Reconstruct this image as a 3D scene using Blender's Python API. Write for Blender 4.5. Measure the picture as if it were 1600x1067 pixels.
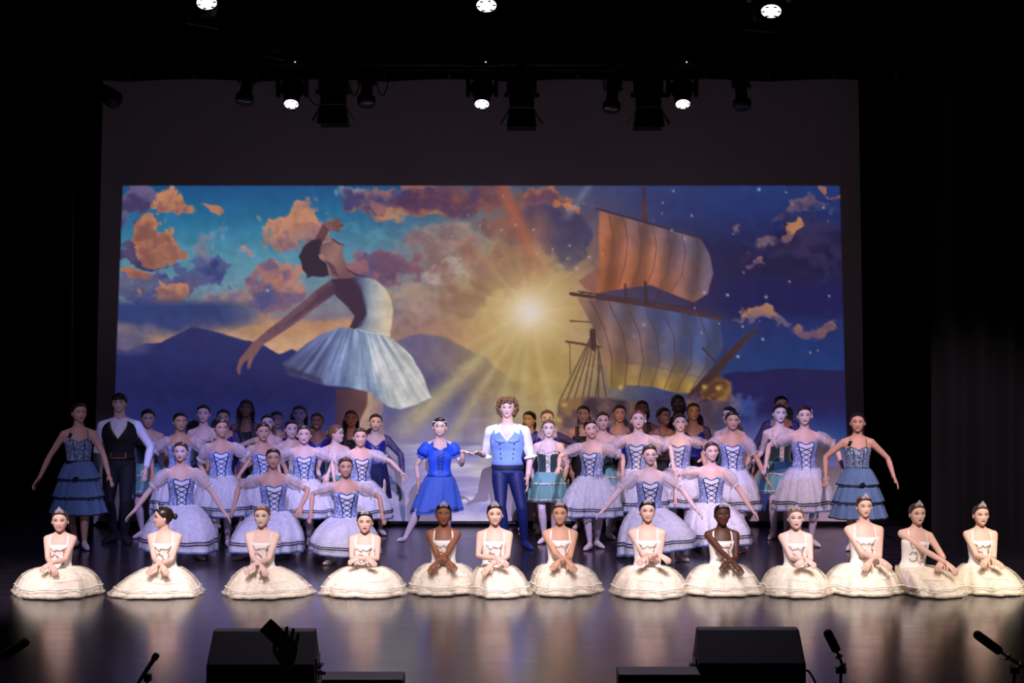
import bpy, bmesh, math, random
import numpy as np
from mathutils import Vector, Matrix

random.seed(7); np.random.seed(7)
for o in list(bpy.data.objects): bpy.data.objects.remove(o)
SC = bpy.context.scene
COL = SC.collection

# ---------------------------------------------------------------- camera
CAMZ, FPX, HOR = 2.72, 2800.0, 493.0          # eye height above the stage, focal length in px, horizon row
cd = bpy.data.cameras.new('camera'); cam = bpy.data.objects.new('camera', cd); COL.objects.link(cam)
cam.location = (0, 0, CAMZ); cam.rotation_euler = (math.pi/2, 0, 0)
cd.sensor_width = 36; cd.lens = FPX/1600*36; cd.shift_y = -(533.5-HOR)/1600; cd.clip_end = 200
SC.camera = cam

# ---------------------------------------------------------------- world, exposure
w = bpy.data.worlds.new('world'); SC.world = w; w.use_nodes = True
w.node_tree.nodes['Background'].inputs[0].default_value = (0.35, 0.3, 0.5, 1)
w.node_tree.nodes['Background'].inputs[1].default_value = 0.012
SC.view_settings.view_transform = 'Standard'; SC.view_settings.look = 'None'
SC.view_settings.exposure = 0.0; SC.view_settings.gamma = 1.0; SC.view_settings.use_curve_mapping = False

def spot(name, loc, target, power, color, half, blend=0.5, size=0.05):
    l = bpy.data.lights.new(name, 'SPOT'); l.energy = power; l.color = color
    l.spot_size = 2*math.radians(half); l.spot_blend = blend; l.shadow_soft_size = size
    o = bpy.data.objects.new(name, l); COL.objects.link(o); o.location = loc
    d = Vector(target)-Vector(loc); o.rotation_euler = d.to_track_quat('-Z', 'Y').to_euler()
    return o
# front wash over the seated row (house lamps above the first seats)
for i in range(10):
    x = -7.2+i*1.6
    warm = max(0, (x-3.0)/4.0)
    edge = 0.75 if i == 0 else 1.0
    spot('front_wash_lamp', (x*0.9, 10.2, 7.4), (x, 17.45, 0.25), 3700*edge,
         (1.0, 0.82-0.03*warm, 0.87-0.37*warm), 9.5, 0.85, 0.06)
# violet wash over the middle rows
for i in range(6):
    x = -5.2+i*2.1
    col = (0.52, 0.47, 1.0) if x < -1 else ((0.72, 0.61, 1.0) if x < 3 else (0.9, 0.66, 0.85))
    pw = (1100, 3600, 3800, 3700, 3550, 2300)[i]
    spot('violet_wash_lamp', (x*0.85, 12.5, 7.6), (x, 20.7, 0.7), pw, col, 10.5, 0.8, 0.06)
# the projector's lamp (its slide and housing are built further down)
PROJ = Vector((0.1, 9.0, 5.0))
YW = 23.2                                                       # the cloth the picture falls on
plamp = spot('projector_lamp', PROJ, (0.1, 23.2, 2.15), 11500, (1, 1, 1), 24, 0.0, 0.0)
# (the six moving heads that are lit carry their own lamps in their builder)

# ---------------------------------------------------------------- helpers
def W(px, py, Z):                                              # photo pixel at depth Z -> world point
    s = FPX/Z
    return np.array([(px-800)/s, Z, CAMZ-(py-HOR)/s])
def s2l(c):
    c = np.asarray(c, float)/255.0
    return np.where(c <= 0.04045, c/12.92, ((c+0.055)/1.055)**2.4)

class MB:
    def __init__(s): s.v = []; s.f = []; s.m = []; s.n = 0
    def add(s, verts, faces, mi=0):
        verts = np.asarray(verts, float).reshape(-1, 3); b = s.n
        s.v.append(verts); s.n += len(verts)
        for f in faces: s.f.append(tuple(i+b for i in f))
        s.m.extend([mi]*len(faces)); return s
    def grid(s, P, closed=False, mi=0, flip=False):            # P[r][c] -> quads; closed in c
        P = np.asarray(P, float); R, C_ = P.shape[:2]; F = []
        for r in range(R-1):
            for c in range(C_ if closed else C_-1):
                d = (c+1) % C_
                q = (r*C_+c, r*C_+d, (r+1)*C_+d, (r+1)*C_+c)
                F.append(q[::-1] if flip else q)
        return s.add(P.reshape(-1, 3), F, mi)
    def loft(s, P, mi=0):                                      # closed rings with caps
        P = np.asarray(P, float); R, C_ = P.shape[:2]
        s.grid(P, True, mi)
        b = s.n-R*C_
        s.f.append(tuple(b+i for i in range(C_))[::-1]); s.f.append(tuple(b+(R-1)*C_+i for i in range(C_)))
        s.m.extend([mi, mi]); return s
    def tube(s, pts, rad, n=8, mi=0, squash=None, sq=1.0):     # squash: direction in which the ring is flattened by sq
        pts = np.asarray(pts, float); rad = np.broadcast_to(np.asarray(rad, float), (len(pts),))
        T = np.gradient(pts, axis=0); T /= np.linalg.norm(T, axis=1, keepdims=True)+1e-12
        up = np.array([0, 0, 1.]) if abs(T[0][2]) < 0.9 else np.array([0, 1., 0])
        if squash is not None: up = np.asarray(squash, float)
        rings = []
        for p, t, r in zip(pts, T, rad):
            a = up-t*np.dot(up, t); a /= np.linalg.norm(a)+1e-12
            if squash is None: up = a
            b = np.cross(t, a); th = np.arange(n)*2*math.pi/n
            rings.append(p+np.outer(np.cos(th)*r*sq, a)+np.outer(np.sin(th)*r, b))
        return s.loft(rings, mi)
    def box(s, lo, hi, mi=0):
        x0, y0, z0 = lo; x1, y1, z1 = hi
        V = [(x0,y0,z0),(x1,y0,z0),(x1,y1,z0),(x0,y1,z0),(x0,y0,z1),(x1,y0,z1),(x1,y1,z1),(x0,y1,z1)]
        return s.add(V, [(0,3,2,1),(4,5,6,7),(0,1,5,4),(1,2,6,5),(2,3,7,6),(3,0,4,7)], mi)
    def ell(s, c, r, n=10, m=7, mi=0, M=None):
        th = np.arange(n)*2*math.pi/n; rings = []
        for k in range(m+1):
            a = -math.pi/2+math.pi*(k+0.02)/(m+0.04)
            p = np.stack([np.cos(th)*math.cos(a)*r[0], np.sin(th)*math.cos(a)*r[1], np.full(n, math.sin(a)*r[2])], 1)
            if M is not None: p = p@np.asarray(M).T
            rings.append(p+np.asarray(c))
        return s.loft(rings, mi)
    def ribbon(s, pts, nrm, width, mi=0, off=0.0):
        pts = np.asarray(pts, float); nrm = np.asarray(nrm, float)
        T = np.gradient(pts, axis=0); B = np.cross(T, nrm); B /= np.linalg.norm(B, axis=1, keepdims=True)+1e-12
        p = pts+nrm*off
        return s.grid(np.stack([p-B*width/2, p+B*width/2], 1), False, mi)
    def xf(s, M):
        M = np.asarray(M); s.v = [v@M[:3,:3].T+M[:3,3] for v in s.v]; return s
    def arr(s): return np.concatenate(s.v) if s.v else np.zeros((0,3))
    def mesh(s, name, smooth=True):
        me = bpy.data.meshes.new(name); me.from_pydata(s.arr().tolist(), [], s.f)
        if any(s.m): me.polygons.foreach_set('material_index', s.m)
        if smooth: me.polygons.foreach_set('use_smooth', [True]*len(me.polygons))
        return me

def ob(name, mb, mats, parent=None, smooth=True, loc=None):
    me = mb.mesh(name, smooth) if isinstance(mb, MB) else mb
    for m in (mats if isinstance(mats, (list, tuple)) else [mats]): me.materials.append(m)
    o = bpy.data.objects.new(name, me); COL.objects.link(o)
    if parent is not None: o.parent = parent
    if loc is not None: o.location = loc
    return o
def thing(name, label, cat, loc=(0,0,0), group=None, rot=(0,0,0)):
    o = bpy.data.objects.new(name, None); COL.objects.link(o); o.empty_display_size = 0.1
    o.location = loc; o.rotation_euler = rot
    return tag(o, label, cat, group)
def tag(o, label, cat, group=None):
    o['label'] = label; o['category'] = cat
    if group: o['group'] = group
    return o
def struct(name, mb, mat, smooth=False):
    o = ob(name, mb, mat, None, smooth); o['kind'] = 'structure'; return o
def bevel(o, w=0.01, seg=2):
    m = o.modifiers.new('bevel', 'BEVEL'); m.width = w; m.segments = seg; m.limit_method = 'ANGLE'; return o

# ---------------------------------------------------------------- materials
MAT = {}
def mat(name, col, rough=0.6, metal=0.0, spec=0.5, emit=None, estr=0.0, noise=None, sheen=0.0, bump=None):
    if name in MAT: return MAT[name]
    m = bpy.data.materials.new(name); m.use_nodes = True; nt = m.node_tree; b = nt.nodes['Principled BSDF']
    c = tuple(s2l(col)); b.inputs['Base Color'].default_value = (*c, 1)
    b.inputs['Roughness'].default_value = rough; b.inputs['Metallic'].default_value = metal
    b.inputs['Specular IOR Level'].default_value = spec
    if sheen: b.inputs['Sheen Weight'].default_value = sheen
    if emit is not None:
        b.inputs['Emission Color'].default_value = (*s2l(emit), 1); b.inputs['Emission Strength'].default_value = estr
    tc = nt.nodes.new('ShaderNodeTexCoord')
    if noise:                                                  # (scale, amount)
        n = nt.nodes.new('ShaderNodeTexNoise'); n.inputs['Scale'].default_value = noise[0]; n.inputs['Detail'].default_value = 3
        nt.links.new(tc.outputs['Object'], n.inputs['Vector'])
        r = nt.nodes.new('ShaderNodeMix'); r.data_type = 'RGBA'
        r.inputs[6].default_value = (*[x*(1-noise[1]) for x in c], 1); r.inputs[7].default_value = (*[min(1, x*(1+noise[1])) for x in c], 1)
        nt.links.new(n.outputs['Fac'], r.inputs[0]); nt.links.new(r.outputs[2], b.inputs['Base Color'])
    if bump:                                                   # (scale, strength)
        n = nt.nodes.new('ShaderNodeTexNoise'); n.inputs['Scale'].default_value = bump[0]
        nt.links.new(tc.outputs['Object'], n.inputs['Vector'])
        bp = nt.nodes.new('ShaderNodeBump'); bp.inputs['Strength'].default_value = bump[1]; bp.inputs['Distance'].default_value = 0.01
        nt.links.new(n.outputs['Fac'], bp.inputs['Height']); nt.links.new(bp.outputs[0], b.inputs['Normal'])
    MAT[name] = m; return m
def tulle(name, col, alpha, scale=26, var=0.35):               # net fabric: part see-through, part diffuse and translucent
    if name in MAT: return MAT[name]
    m = bpy.data.materials.new(name); m.use_nodes = True; nt = m.node_tree; nt.nodes.clear()
    N = nt.nodes.new; L = nt.links.new
    out = N('ShaderNodeOutputMaterial'); tr = N('ShaderNodeBsdfTransparent'); di = N('ShaderNodeBsdfDiffuse'); tl = N('ShaderNodeBsdfTranslucent')
    c = (*s2l(col), 1); di.inputs[0].default_value = c; tl.inputs[0].default_value = c
    a = N('ShaderNodeMixShader'); a.inputs[0].default_value = 0.25; L(di.outputs[0], a.inputs[1]); L(tl.outputs[0], a.inputs[2])
    b = N('ShaderNodeMixShader'); L(tr.outputs[0], b.inputs[1]); L(a.outputs[0], b.inputs[2]); L(b.outputs[0], out.inputs[0])
    tc = N('ShaderNodeTexCoord'); mp = N('ShaderNodeMapping'); mp.inputs['Scale'].default_value = (1, 1, 0.05)
    n = N('ShaderNodeTexNoise'); n.inputs['Scale'].default_value = scale; n.inputs['Detail'].default_value = 2
    L(tc.outputs['Object'], mp.inputs[0]); L(mp.outputs[0], n.inputs['Vector'])
    r = N('ShaderNodeMapRange'); r.inputs[1].default_value = 0.3; r.inputs[2].default_value = 0.7
    r.inputs[3].default_value = max(0, alpha-var); r.inputs[4].default_value = min(1, alpha+var)
    L(n.outputs['Fac'], r.inputs[0]); L(r.outputs[0], b.inputs[0])
    MAT[name] = m; return m
def sequin(name, c1, c2, c3, scale=90, rough=0.35):
    if name in MAT: return MAT[name]
    m = bpy.data.materials.new(name); m.use_nodes = True; nt = m.node_tree; b = nt.nodes['Principled BSDF']
    N = nt.nodes.new; L = nt.links.new
    tc = N('ShaderNodeTexCoord'); v = N('ShaderNodeTexVoronoi'); v.inputs['Scale'].default_value = scale
    L(tc.outputs['Object'], v.inputs['Vector'])
    r = N('ShaderNodeValToRGB'); e = r.color_ramp.elements
    e[0].position = 0.0; e[0].color = (*s2l(c1), 1); e[1].position = 0.55; e[1].color = (*s2l(c2), 1)
    x = e.new(0.85); x.color = (*s2l(c3), 1); r.color_ramp.interpolation = 'CONSTANT'
    sp = N('ShaderNodeSeparateColor'); L(v.outputs['Color'], sp.inputs[0]); L(sp.outputs[0], r.inputs[0]); L(r.outputs[0], b.inputs['Base Color'])
    bp = N('ShaderNodeBump'); bp.inputs['Strength'].default_value = 0.6; bp.inputs['Distance'].default_value = 0.01
    L(v.outputs['Distance'], bp.inputs['Height']); L(bp.outputs[0], b.inputs['Normal'])
    b.inputs['Roughness'].default_value = rough; MAT[name] = m; return m

SKIN = {'pale': (244,212,200), 'fair': (236,196,178), 'tan': (214,166,138), 'olive': (196,146,112), 'brown': (150,98,70), 'deep': (92,56,42)}
def skin(k): return mat('skin_'+k, SKIN[k], 0.5, spec=0.35, noise=(30, 0.05))
HAIR = {'black': (22,17,17), 'dark': (40,28,24), 'brown': (66,44,32), 'light': (126,92,62), 'ginger': (120,72,46)}
def hairm(k): return mat('hair_'+k, HAIR[k], 0.38, spec=0.5, noise=(60, 0.3))
M_EYE = mat('eye_white', (228,224,222), 0.35); M_IRIS = mat('eye_dark', (30,20,18), 0.3); M_BROW = mat('brow_dark', (48,34,30), 0.7)
M_LIP = mat('lip_red', (160,44,54), 0.4); M_TEETH = mat('teeth', (240,236,228), 0.3); M_LIPN = mat('lip_soft', (178,92,88), 0.45)
M_CREAM = mat('cream_satin', (255,252,248), 0.55, noise=(40, 0.04))
M_GOLD = mat('gold_thread', (176,132,72), 0.5, 0.1); M_GREENT = mat('green_thread', (86,104,48), 0.6); M_REDT = mat('red_thread', (150,58,52), 0.6)
M_CTULLE = tulle('cream_tulle', (252,245,220), 0.42, 20, 0.22); M_CUNDER = mat('cream_lining', (255,251,243), 0.8, noise=(9, 0.04), bump=(9, 0.6))
M_SATIN = mat('white_satin_ribbon', (255,250,244), 0.35)
M_SILVER = mat('silver_rhinestone', (238,236,244), 0.22, 0.25, spec=0.8)
M_WTULLE = tulle('white_tulle', (244,244,250), 0.5, 26, 0.3); M_WUNDER = mat('white_lining', (236,236,242), 0.8, noise=(10, 0.05), bump=(10, 0.6))
M_PUFF = tulle('puff_sleeve_net', (244,240,246), 0.5, 20, 0.2)
M_SEQ = sequin('blue_sequins', (134,150,198), (162,175,214), (228,230,246), 75)
M_PANEL = mat('white_panel', (238,238,246), 0.6); M_TEAL = mat('teal_ribbon', (22,66,104), 0.5); M_NAVY = mat('navy_ribbon', (30,40,72), 0.5)
M_HEM = mat('hem_blue', (92,120,170), 0.5)
M_TIGHTS = mat('lilac_tights', (222,206,220), 0.65); M_SHOE = mat('ballet_satin', (232,212,214), 0.45)
M_VELVET = mat('green_velvet', (22,52,54), 0.7, sheen=0.5, noise=(25, 0.25)); M_MINT = tulle('mint_tulle', (150,206,200), 0.75, 10, 0.15)
M_MINTU = mat('mint_lining', (126,182,180), 0.8, noise=(20, 0.15)); M_LACE = sequin('floral_lace', (236,222,214), (205,176,164), (150,140,110), 70, 0.6)
M_GOLDLACE = sequin('gold_lace', (150,128,86), (196,172,120), (226,210,170), 80, 0.5)
M_DLACE = sequin('blue_lace', (126,150,178), (86,104,132), (176,196,214), 60, 0.5); M_DTULLE = tulle('steel_blue_tulle', (126,160,196), 0.75, 10, 0.15)
M_DUNDER = mat('steel_blue_lining', (84,118,156), 0.8, noise=(24, 0.2)); M_BLACKRIB = mat('black_ribbon', (12,12,16), 0.6)
M_ROYAL = mat('royal_blue_velvet', (16,26,140), 0.55, sheen=0.3); M_ROYALNET = tulle('royal_net', (34,44,130), 0.6, 30, 0.1)
M_BLKSEQ = sequin('dark_sequins', (14,18,18), (26,32,30), (120,124,120), 110, 0.3); M_OLIVESEQ = sequin('olive_sequins', (24,26,18), (44,44,30), (120,112,76), 110, 0.3)
M_NUDE = sequin('nude_sparkle', (170,126,104), (140,100,84), (226,206,186), 100, 0.35)
M_BLKSKIRT = mat('black_skirt', (14,14,18), 0.8); M_LEADBLUE = mat('cornflower_satin', (44,92,226), 0.55, noise=(16, 0.08)); M_LEADSKIRT = mat('cornflower_chiffon', (78,122,236), 0.65, noise=(14, 0.08))
M_VEST = mat('pale_blue_brocade', (128,162,232), 0.6, noise=(50, 0.06)); M_SHIRT = mat('white_shirt', (240,240,246), 0.7, noise=(12, 0.03))
M_NAVYT = mat('navy_tights', (12,32,96), 0.6, noise=(8, 0.1)); M_SASH = mat('navy_sash', (10,16,48), 0.7)
M_BLACKC = mat('black_cloth', (10,10,12), 0.8); M_TROUSER = mat('black_trousers', (16,18,30), 0.8)
M_BTN = mat('dark_button', (16,20,40), 0.4)
M_BLACK = mat('black_paint', (14,14,15), 0.55); M_BLACKM = mat('black_metal', (18,18,20), 0.45, 0.3); M_GREYM = mat('grey_gel_frame', (150,138,144), 0.6, 0.2)
M_FOAM = mat('black_foam', (16,16,17), 0.95, bump=(300, 0.4)); M_STEEL = mat('bright_steel', (190,180,165), 0.25, 1.0); M_REDP = mat('red_plastic', (150,40,34), 0.5)
M_DRAPE = mat('black_drape', (6,6,7), 0.95); M_WALLB = mat('black_wall', (8,8,9), 0.95)

# ---------------------------------------------------------------- stage floor, walls, drapes
def floor_mat():
    m = bpy.data.materials.new('black_dance_vinyl'); m.use_nodes = True; nt = m.node_tree; b = nt.nodes['Principled BSDF']
    N = nt.nodes.new; L = nt.links.new
    tc = N('ShaderNodeTexCoord'); mp = N('ShaderNodeMapping'); mp.inputs['Scale'].default_value = (0.8, 1.6, 1)
    n = N('ShaderNodeTexNoise'); n.inputs['Scale'].default_value = 3.2; n.inputs['Detail'].default_value = 8; n.inputs['Roughness'].default_value = 0.65
    L(tc.outputs['Object'], mp.inputs[0]); L(mp.outputs[0], n.inputs['Vector'])
    r = N('ShaderNodeValToRGB'); r.color_ramp.elements[0].color = (*s2l((30,27,36)), 1); r.color_ramp.elements[1].color = (*s2l((50,44,56)), 1)
    r.color_ramp.elements[0].position = 0.3; r.color_ramp.elements[1].position = 0.75
    L(n.outputs['Fac'], r.inputs[0])
    # fine scuffs running across the boards
    mp2 = N('ShaderNodeMapping'); mp2.inputs['Scale'].default_value = (2.2, 14, 1); n2 = N('ShaderNodeTexNoise'); n2.inputs['Scale'].default_value = 5; n2.inputs['Detail'].default_value = 6
    L(tc.outputs['Object'], mp2.inputs[0]); L(mp2.outputs[0], n2.inputs['Vector'])
    sr = N('ShaderNodeValToRGB'); sr.color_ramp.elements[0].position = 0.64; sr.color_ramp.elements[1].position = 0.74
    sr.color_ramp.elements[0].color = (0,0,0,1); sr.color_ramp.elements[1].color = (0.5,0.5,0.5,1)
    L(n2.outputs['Fac'], sr.inputs[0])
    mx = N('ShaderNodeMix'); mx.data_type = 'RGBA'; mx.inputs[7].default_value = (*s2l((96,90,96)), 1)
    L(sr.outputs[0], mx.inputs[0]); L(r.outputs[0], mx.inputs[6]); L(mx.outputs[2], b.inputs['Base Color'])
    rr = N('ShaderNodeMapRange'); rr.inputs[3].default_value = 0.13; rr.inputs[4].default_value = 0.27
    L(n.outputs['Fac'], rr.inputs[0]); L(rr.outputs[0], b.inputs['Roughness'])
    b.inputs['Specular IOR Level'].default_value = 0.5
    return m
YE = 12.05                                                     # front edge of the stage
struct('floor', MB().box((-12, YE, -0.2), (12, 25, 0)), floor_mat())
struct('trim_1', MB().box((-12, YE-0.04, -0.82), (12, YE-0.002, -0.005)), M_WALLB)
struct('floor_auditorium', MB().box((-12, -3, -1.05), (12, YE-0.04, -0.82)), mat('dark_carpet', (14,12,13), 0.95))
struct('wall_back', MB().box((-12, 24.6, 0), (12, 24.8, 9)), M_WALLB)
struct('wall_left', MB().box((-12.2, -3, -1.25), (-12, 24.8, 9)), M_WALLB)
struct('wall_right', MB().box((12, -3, -1.25), (12.2, 24.8, 9)), M_WALLB)
struct('ceiling', MB().box((-12.2, -3, 9), (12.2, 24.8, 9.2)), M_WALLB)

def drape(name, x0, x1, y, z0, z1, label, amp=0.06, wl=0.28, m=M_DRAPE, cat='curtain', group=None):
    n = max(12, int(abs(x1-x0)/0.035)); xs = np.linspace(0, x1-x0, n)
    ph = np.cumsum(2*math.pi/(wl*(0.8+0.4*np.random.rand(n)))*abs(x1-x0)/n)
    zs = np.linspace(0, z1-z0, 6); P = np.zeros((6, n, 3))
    for k, z in enumerate(zs):
        P[k,:,0] = xs; P[k,:,1] = amp*np.sin(ph)*(1.15-0.3*k/5)+0.02*np.sin(ph*0.37+k); P[k,:,2] = z
    Q = P.copy(); Q[...,1] += 0.012
    mb = MB().grid(P); mb.grid(Q, flip=True)
    o = ob(name, mb, m, None, True, (x0, y, z0)); return tag(o, label, cat, group)
drape('stage_curtain', 4.92, 7.2, 20.95, 0.0, 8.6, 'black side curtain hanging in folds just right of the rightmost tiered blue dress', 0.09, 0.34)
drape('stage_curtain', 7.3, 10.5, 18.6, 0.0, 8.6, 'black side curtain at the right edge nearest the audience', 0.08, 0.34)
drape('stage_curtain', -7.6, -6.05, 20.6, 0.0, 8.6, 'black side curtain hanging left of the leftmost tiered blue dress', 0.09, 0.34)
drape('stage_curtain', -10.6, -7.6, 18.6, 0.0, 8.6, 'black side curtain at the left edge nearest the audience', 0.08, 0.34)
drape('stage_border', -9.5, 9.5, 23.9, 5.95, 8.9, 'black border cloth hanging across above the pale cloth', 0.05, 0.3)

# ---------------------------------------------------------------- the pale cloth and its hem
SW = FPX/YW
M_CYC = mat('cyclorama_cloth', (205,196,204), 0.9, noise=(3, 0.05))
def cyc():
    t = thing('cyclorama', 'tall pale cyclorama cloth behind the dancers carrying the projected seascape', 'backdrop', (0, YW, 0))
    n = 160; zs = np.linspace(0.03, 5.78, 30); P = np.zeros((30, n, 3))
    ztop = 5.78
    for k, z in enumerate(zs):
        f = z/ztop
        xl = (146-800)/SW*(1-f)+(161-800)/SW*f; xr = (1353-800)/SW*(1-f)+(1341-800)/SW*f
        xs = np.linspace(xl, xr, n); P[k,:,0] = xs
        P[k,:,1] = 0.006*np.sin(xs*7+0.4*math.sin(z))*(0.4+0.6*(np.abs(xs)/5)**2)
        P[k,:,2] = z - (0.035*f**8)*(1-np.abs(np.sin(xs*1.9)))   # scalloped between its ties
    Q = P.copy(); Q[...,1] += 0.01
    mb = MB().grid(P); mb.grid(Q, flip=True)
    ob('cloth', mb, M_CYC, t)
    mb = MB().tube([(-5.38, 0.0, 0.03), (5.4, 0.0, 0.03)], 0.03, 8); ob('bottom_pipe', mb, M_BLACKM, t)
    for k in range(13):
        x = -4.96+k*0.827
        mb = MB().tube([(x, -0.005, 5.76), (x+0.01, -0.02, 5.82), (x-0.012, -0.03, 5.87)], 0.007, 5)
        mb.tube([(x+0.01, -0.02, 5.82), (x+0.05, -0.03, 5.80)], 0.005, 5); ob('tie', mb, mat('tie_tape', (150,140,140), 0.9), t)
cyc()

# ---------------------------------------------------------------- the projector and the slide in its gate
def fbm(x, y, scale, oct=5, seed=0):
    rs = np.random.RandomState(seed); out = np.zeros_like(x); a = 1.0; tot = 0
    for o_ in range(oct):
        G = rs.rand(64, 64); u = x/scale*(2**o_)+17.3*o_; v = y/scale*(2**o_)+9.1*o_
        i = np.floor(u).astype(int); j = np.floor(v).astype(int); fu = u-i; fv = v-j
        fu = fu*fu*(3-2*fu); fv = fv*fv*(3-2*fv)
        g = lambda a_, b_: G[a_ % 64, b_ % 64]
        out += a*((g(i,j)*(1-fu)+g(i+1,j)*fu)*(1-fv)+(g(i,j+1)*(1-fu)+g(i+1,j+1)*fu)*fv); tot += a; a *= 0.55
    out = out/tot; return np.clip(0.5+(out-out.mean())/(out.std()+1e-9)*0.19, 0, 1) if out.size > 100 else out
def sst(a, b, x):
    t = np.clip((x-a)/(b-a), 0, 1); return t*t*(3-2*t)
def picture():
    NX, NY = 700, 322
    xs = np.linspace(168, 1332, NX); ys = np.linspace(287, 823, NY); X, Y = np.meshgrid(xs, ys)
    n1 = fbm(X, Y, 130, 5, 1); n2 = fbm(X, Y*1.6, 60, 5, 2); n3 = fbm(X, Y, 26, 4, 3); n4 = fbm(X, Y, 300, 4, 4)
    wx = 60*(fbm(X, Y, 70, 5, 61)-.5)+22*(fbm(X, Y, 18, 4, 63)-.5); wy = 44*(fbm(X, Y, 60, 5, 62)-.5)+18*(fbm(X, Y, 16, 4, 64)-.5)
    n5 = fbm(X, Y, 9, 4, 71); n6 = fbm(X, Y, 14, 5, 72)
    I = np.zeros((NY, NX, 3))
    def lerp(a, b, t): return np.asarray(a, float)*(1-t[..., None])+np.asarray(b, float)*t[..., None]
    def over(m, c):
        nonlocal I
        I = I*(1-m[..., None])+np.asarray(c, float)*m[..., None]
    def ramp(v, stops):
        r = np.zeros(v.shape+(3,))
        p = [s_[0] for s_ in stops]
        for k in range(3): r[..., k] = np.interp(v, p, [s_[1][k] for s_ in stops])
        return r
    def poly(pts, col, feather=1.6, op=1.0, nz=0.0):
        pts = np.asarray(pts, float); x0, y0 = pts.min(0)-8; x1, y1 = pts.max(0)+8
        cx = np.where((xs >= x0) & (xs <= x1))[0]; cy = np.where((ys >= y0) & (ys <= y1))[0]
        if not len(cx) or not len(cy): return
        sl = (slice(cy[0], cy[-1]+1), slice(cx[0], cx[-1]+1)); x = X[sl]+nz*(n3[sl]-0.5)*20; y = Y[sl]+nz*(n2[sl]-0.5)*20
        ins = np.zeros(x.shape, bool); d2 = np.full(x.shape, 1e9)
        for (ax, ay), (bx, by) in zip(pts, np.roll(pts, -1, 0)):
            if ay != by:
                c = ((ay > y) != (by > y)) & (x < (bx-ax)*(y-ay)/(by-ay)+ax); ins ^= c
            ex, ey = bx-ax, by-ay; t = np.clip(((x-ax)*ex+(y-ay)*ey)/(ex*ex+ey*ey+1e-9), 0, 1)
            d2 = np.minimum(d2, (x-ax-t*ex)**2+(y-ay-t*ey)**2)
        sd = np.where(ins, -1, 1)*np.sqrt(d2); m = op*(1-sst(-feather, feather, sd))
        c = col(X[sl], Y[sl]) if callable(col) else np.asarray(col, float)
        I[sl] = I[sl]*(1-m[..., None])+c*m[..., None]
    def line(pts, wd, col, op=1.0, feather=1.0):
        for (ax, ay), (bx, by) in zip(pts[:-1], pts[1:]):
            x0, x1 = min(ax,bx)-wd-3, max(ax,bx)+wd+3; y0, y1 = min(ay,by)-wd-3, max(ay,by)+wd+3
            cx = np.where((xs >= x0) & (xs <= x1))[0]; cy = np.where((ys >= y0) & (ys <= y1))[0]
            if not len(cx) or not len(cy): continue
            sl = (slice(cy[0], cy[-1]+1), slice(cx[0], cx[-1]+1)); x = X[sl]; y = Y[sl]; ex, ey = bx-ax, by-ay
            t = np.clip(((x-ax)*ex+(y-ay)*ey)/(ex*ex+ey*ey+1e-9), 0, 1); d = np.hypot(x-ax-t*ex, y-ay-t*ey)
            m = op*(1-sst(wd/2-feather*0.5, wd/2+feather, d)); I[sl] = I[sl]*(1-m[..., None])+np.asarray(col, float)*m[..., None]
    def blob(cx, cy, rx, ry, lit, dark, amp=0.9, soft=0.25, op=1.0, seed=0):
        q = np.hypot((X-cx+wx)/rx, (Y-cy+wy)/ry); m = op*sst(0, soft, 1-q+1.35*amp*(n3*0.4+n2*0.35+n5*.25-0.5)); rim = np.exp(-((1-q+1.35*amp*(n3*0.4+n2*0.35+n5*.25-0.5)-.12)/.16)**2)
        sh = np.clip(0.5+(Y-cy)/ry*0.4+(n3-0.5)*1.8+(n2-0.5)*1.4, 0, 1); sh = np.clip(sh+(n6-.5)*1.1-.35*rim, 0, 1)
        over(m, lerp(lit, dark, sh))
    # --- sky
    left = ramp(Y, [(287, (16,92,150)), (340, (34,128,172)), (400, (92,170,190)), (450, (120,165,178)), (500, (150,140,150)), (545, (205,160,120))])
    right = ramp(Y, [(287, (32,64,130)), (330, (26,54,122)), (400, (22,28,78)), (480, (18,26,82)), (510, (28,52,116)), (580, (26,66,130))])
    t = sst(760, 960, X+60*(n1-0.5)); I = left*(1-t[..., None])+right*t[..., None]
    SXc, SYc = 826, 487
    D = np.hypot(X-SXc, (Y-SYc)*1.05); A = np.arctan2(Y-SYc, X-SXc)
    # warm middle of the sky
    over(0.95*np.exp(-(D/215)**2.2), ramp(D, [(0, (250,236,180)), (60, (222,186,120)), (140, (176,128,100)), (260, (140,104,112))]))
    # --- left clouds
    BL, PU, OR, PK = (70,84,140), (84,74,118), (214,148,100), (206,170,160)
    blob(205, 318, 34, 34, (120,110,150), (70,66,112), seed=1); blob(205, 388, 40, 26, (96,84,120), (58,60,110))
    blob(300, 425, 62, 34, (92,110,160), (54,70,128), 0.8); blob(255, 440, 90, 22, (110,104,140), (70,76,130), op=0.8)
    blob(258, 322, 44, 20, (222,158,110), (150,104,100)); blob(318, 333, 18, 9, (216,150,110), (170,120,110))
    blob(226, 372, 34, 28, OR, (150,100,90)); blob(262, 388, 22, 14, OR, (160,110,96)); blob(206, 424, 30, 10, (204,140,96), (150,100,90))
    blob(256, 450, 28, 18, (210,150,112), (150,110,110)); blob(318, 384, 32, 26, (170,170,180), (130,130,150), 1.2, 0.5, 0.75); blob(377, 394, 13, 8, (204,170,160), (170,150,160))
    blob(462, 352, 66, 40, (224,162,118), (150,116,126), 0.7); blob(480, 368, 40, 22, (190,140,120), (134,110,130), 0.8, op=0.8)
    blob(428, 448, 44, 40, (206,146,120), (124,104,134), 0.7); blob(425, 455, 22, 20, (100,98,140), (90,92,140), 0.6, 0.6)
    blob(360, 474, 70, 18, (190,150,130), (120,110,140), op=0.85)
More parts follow.
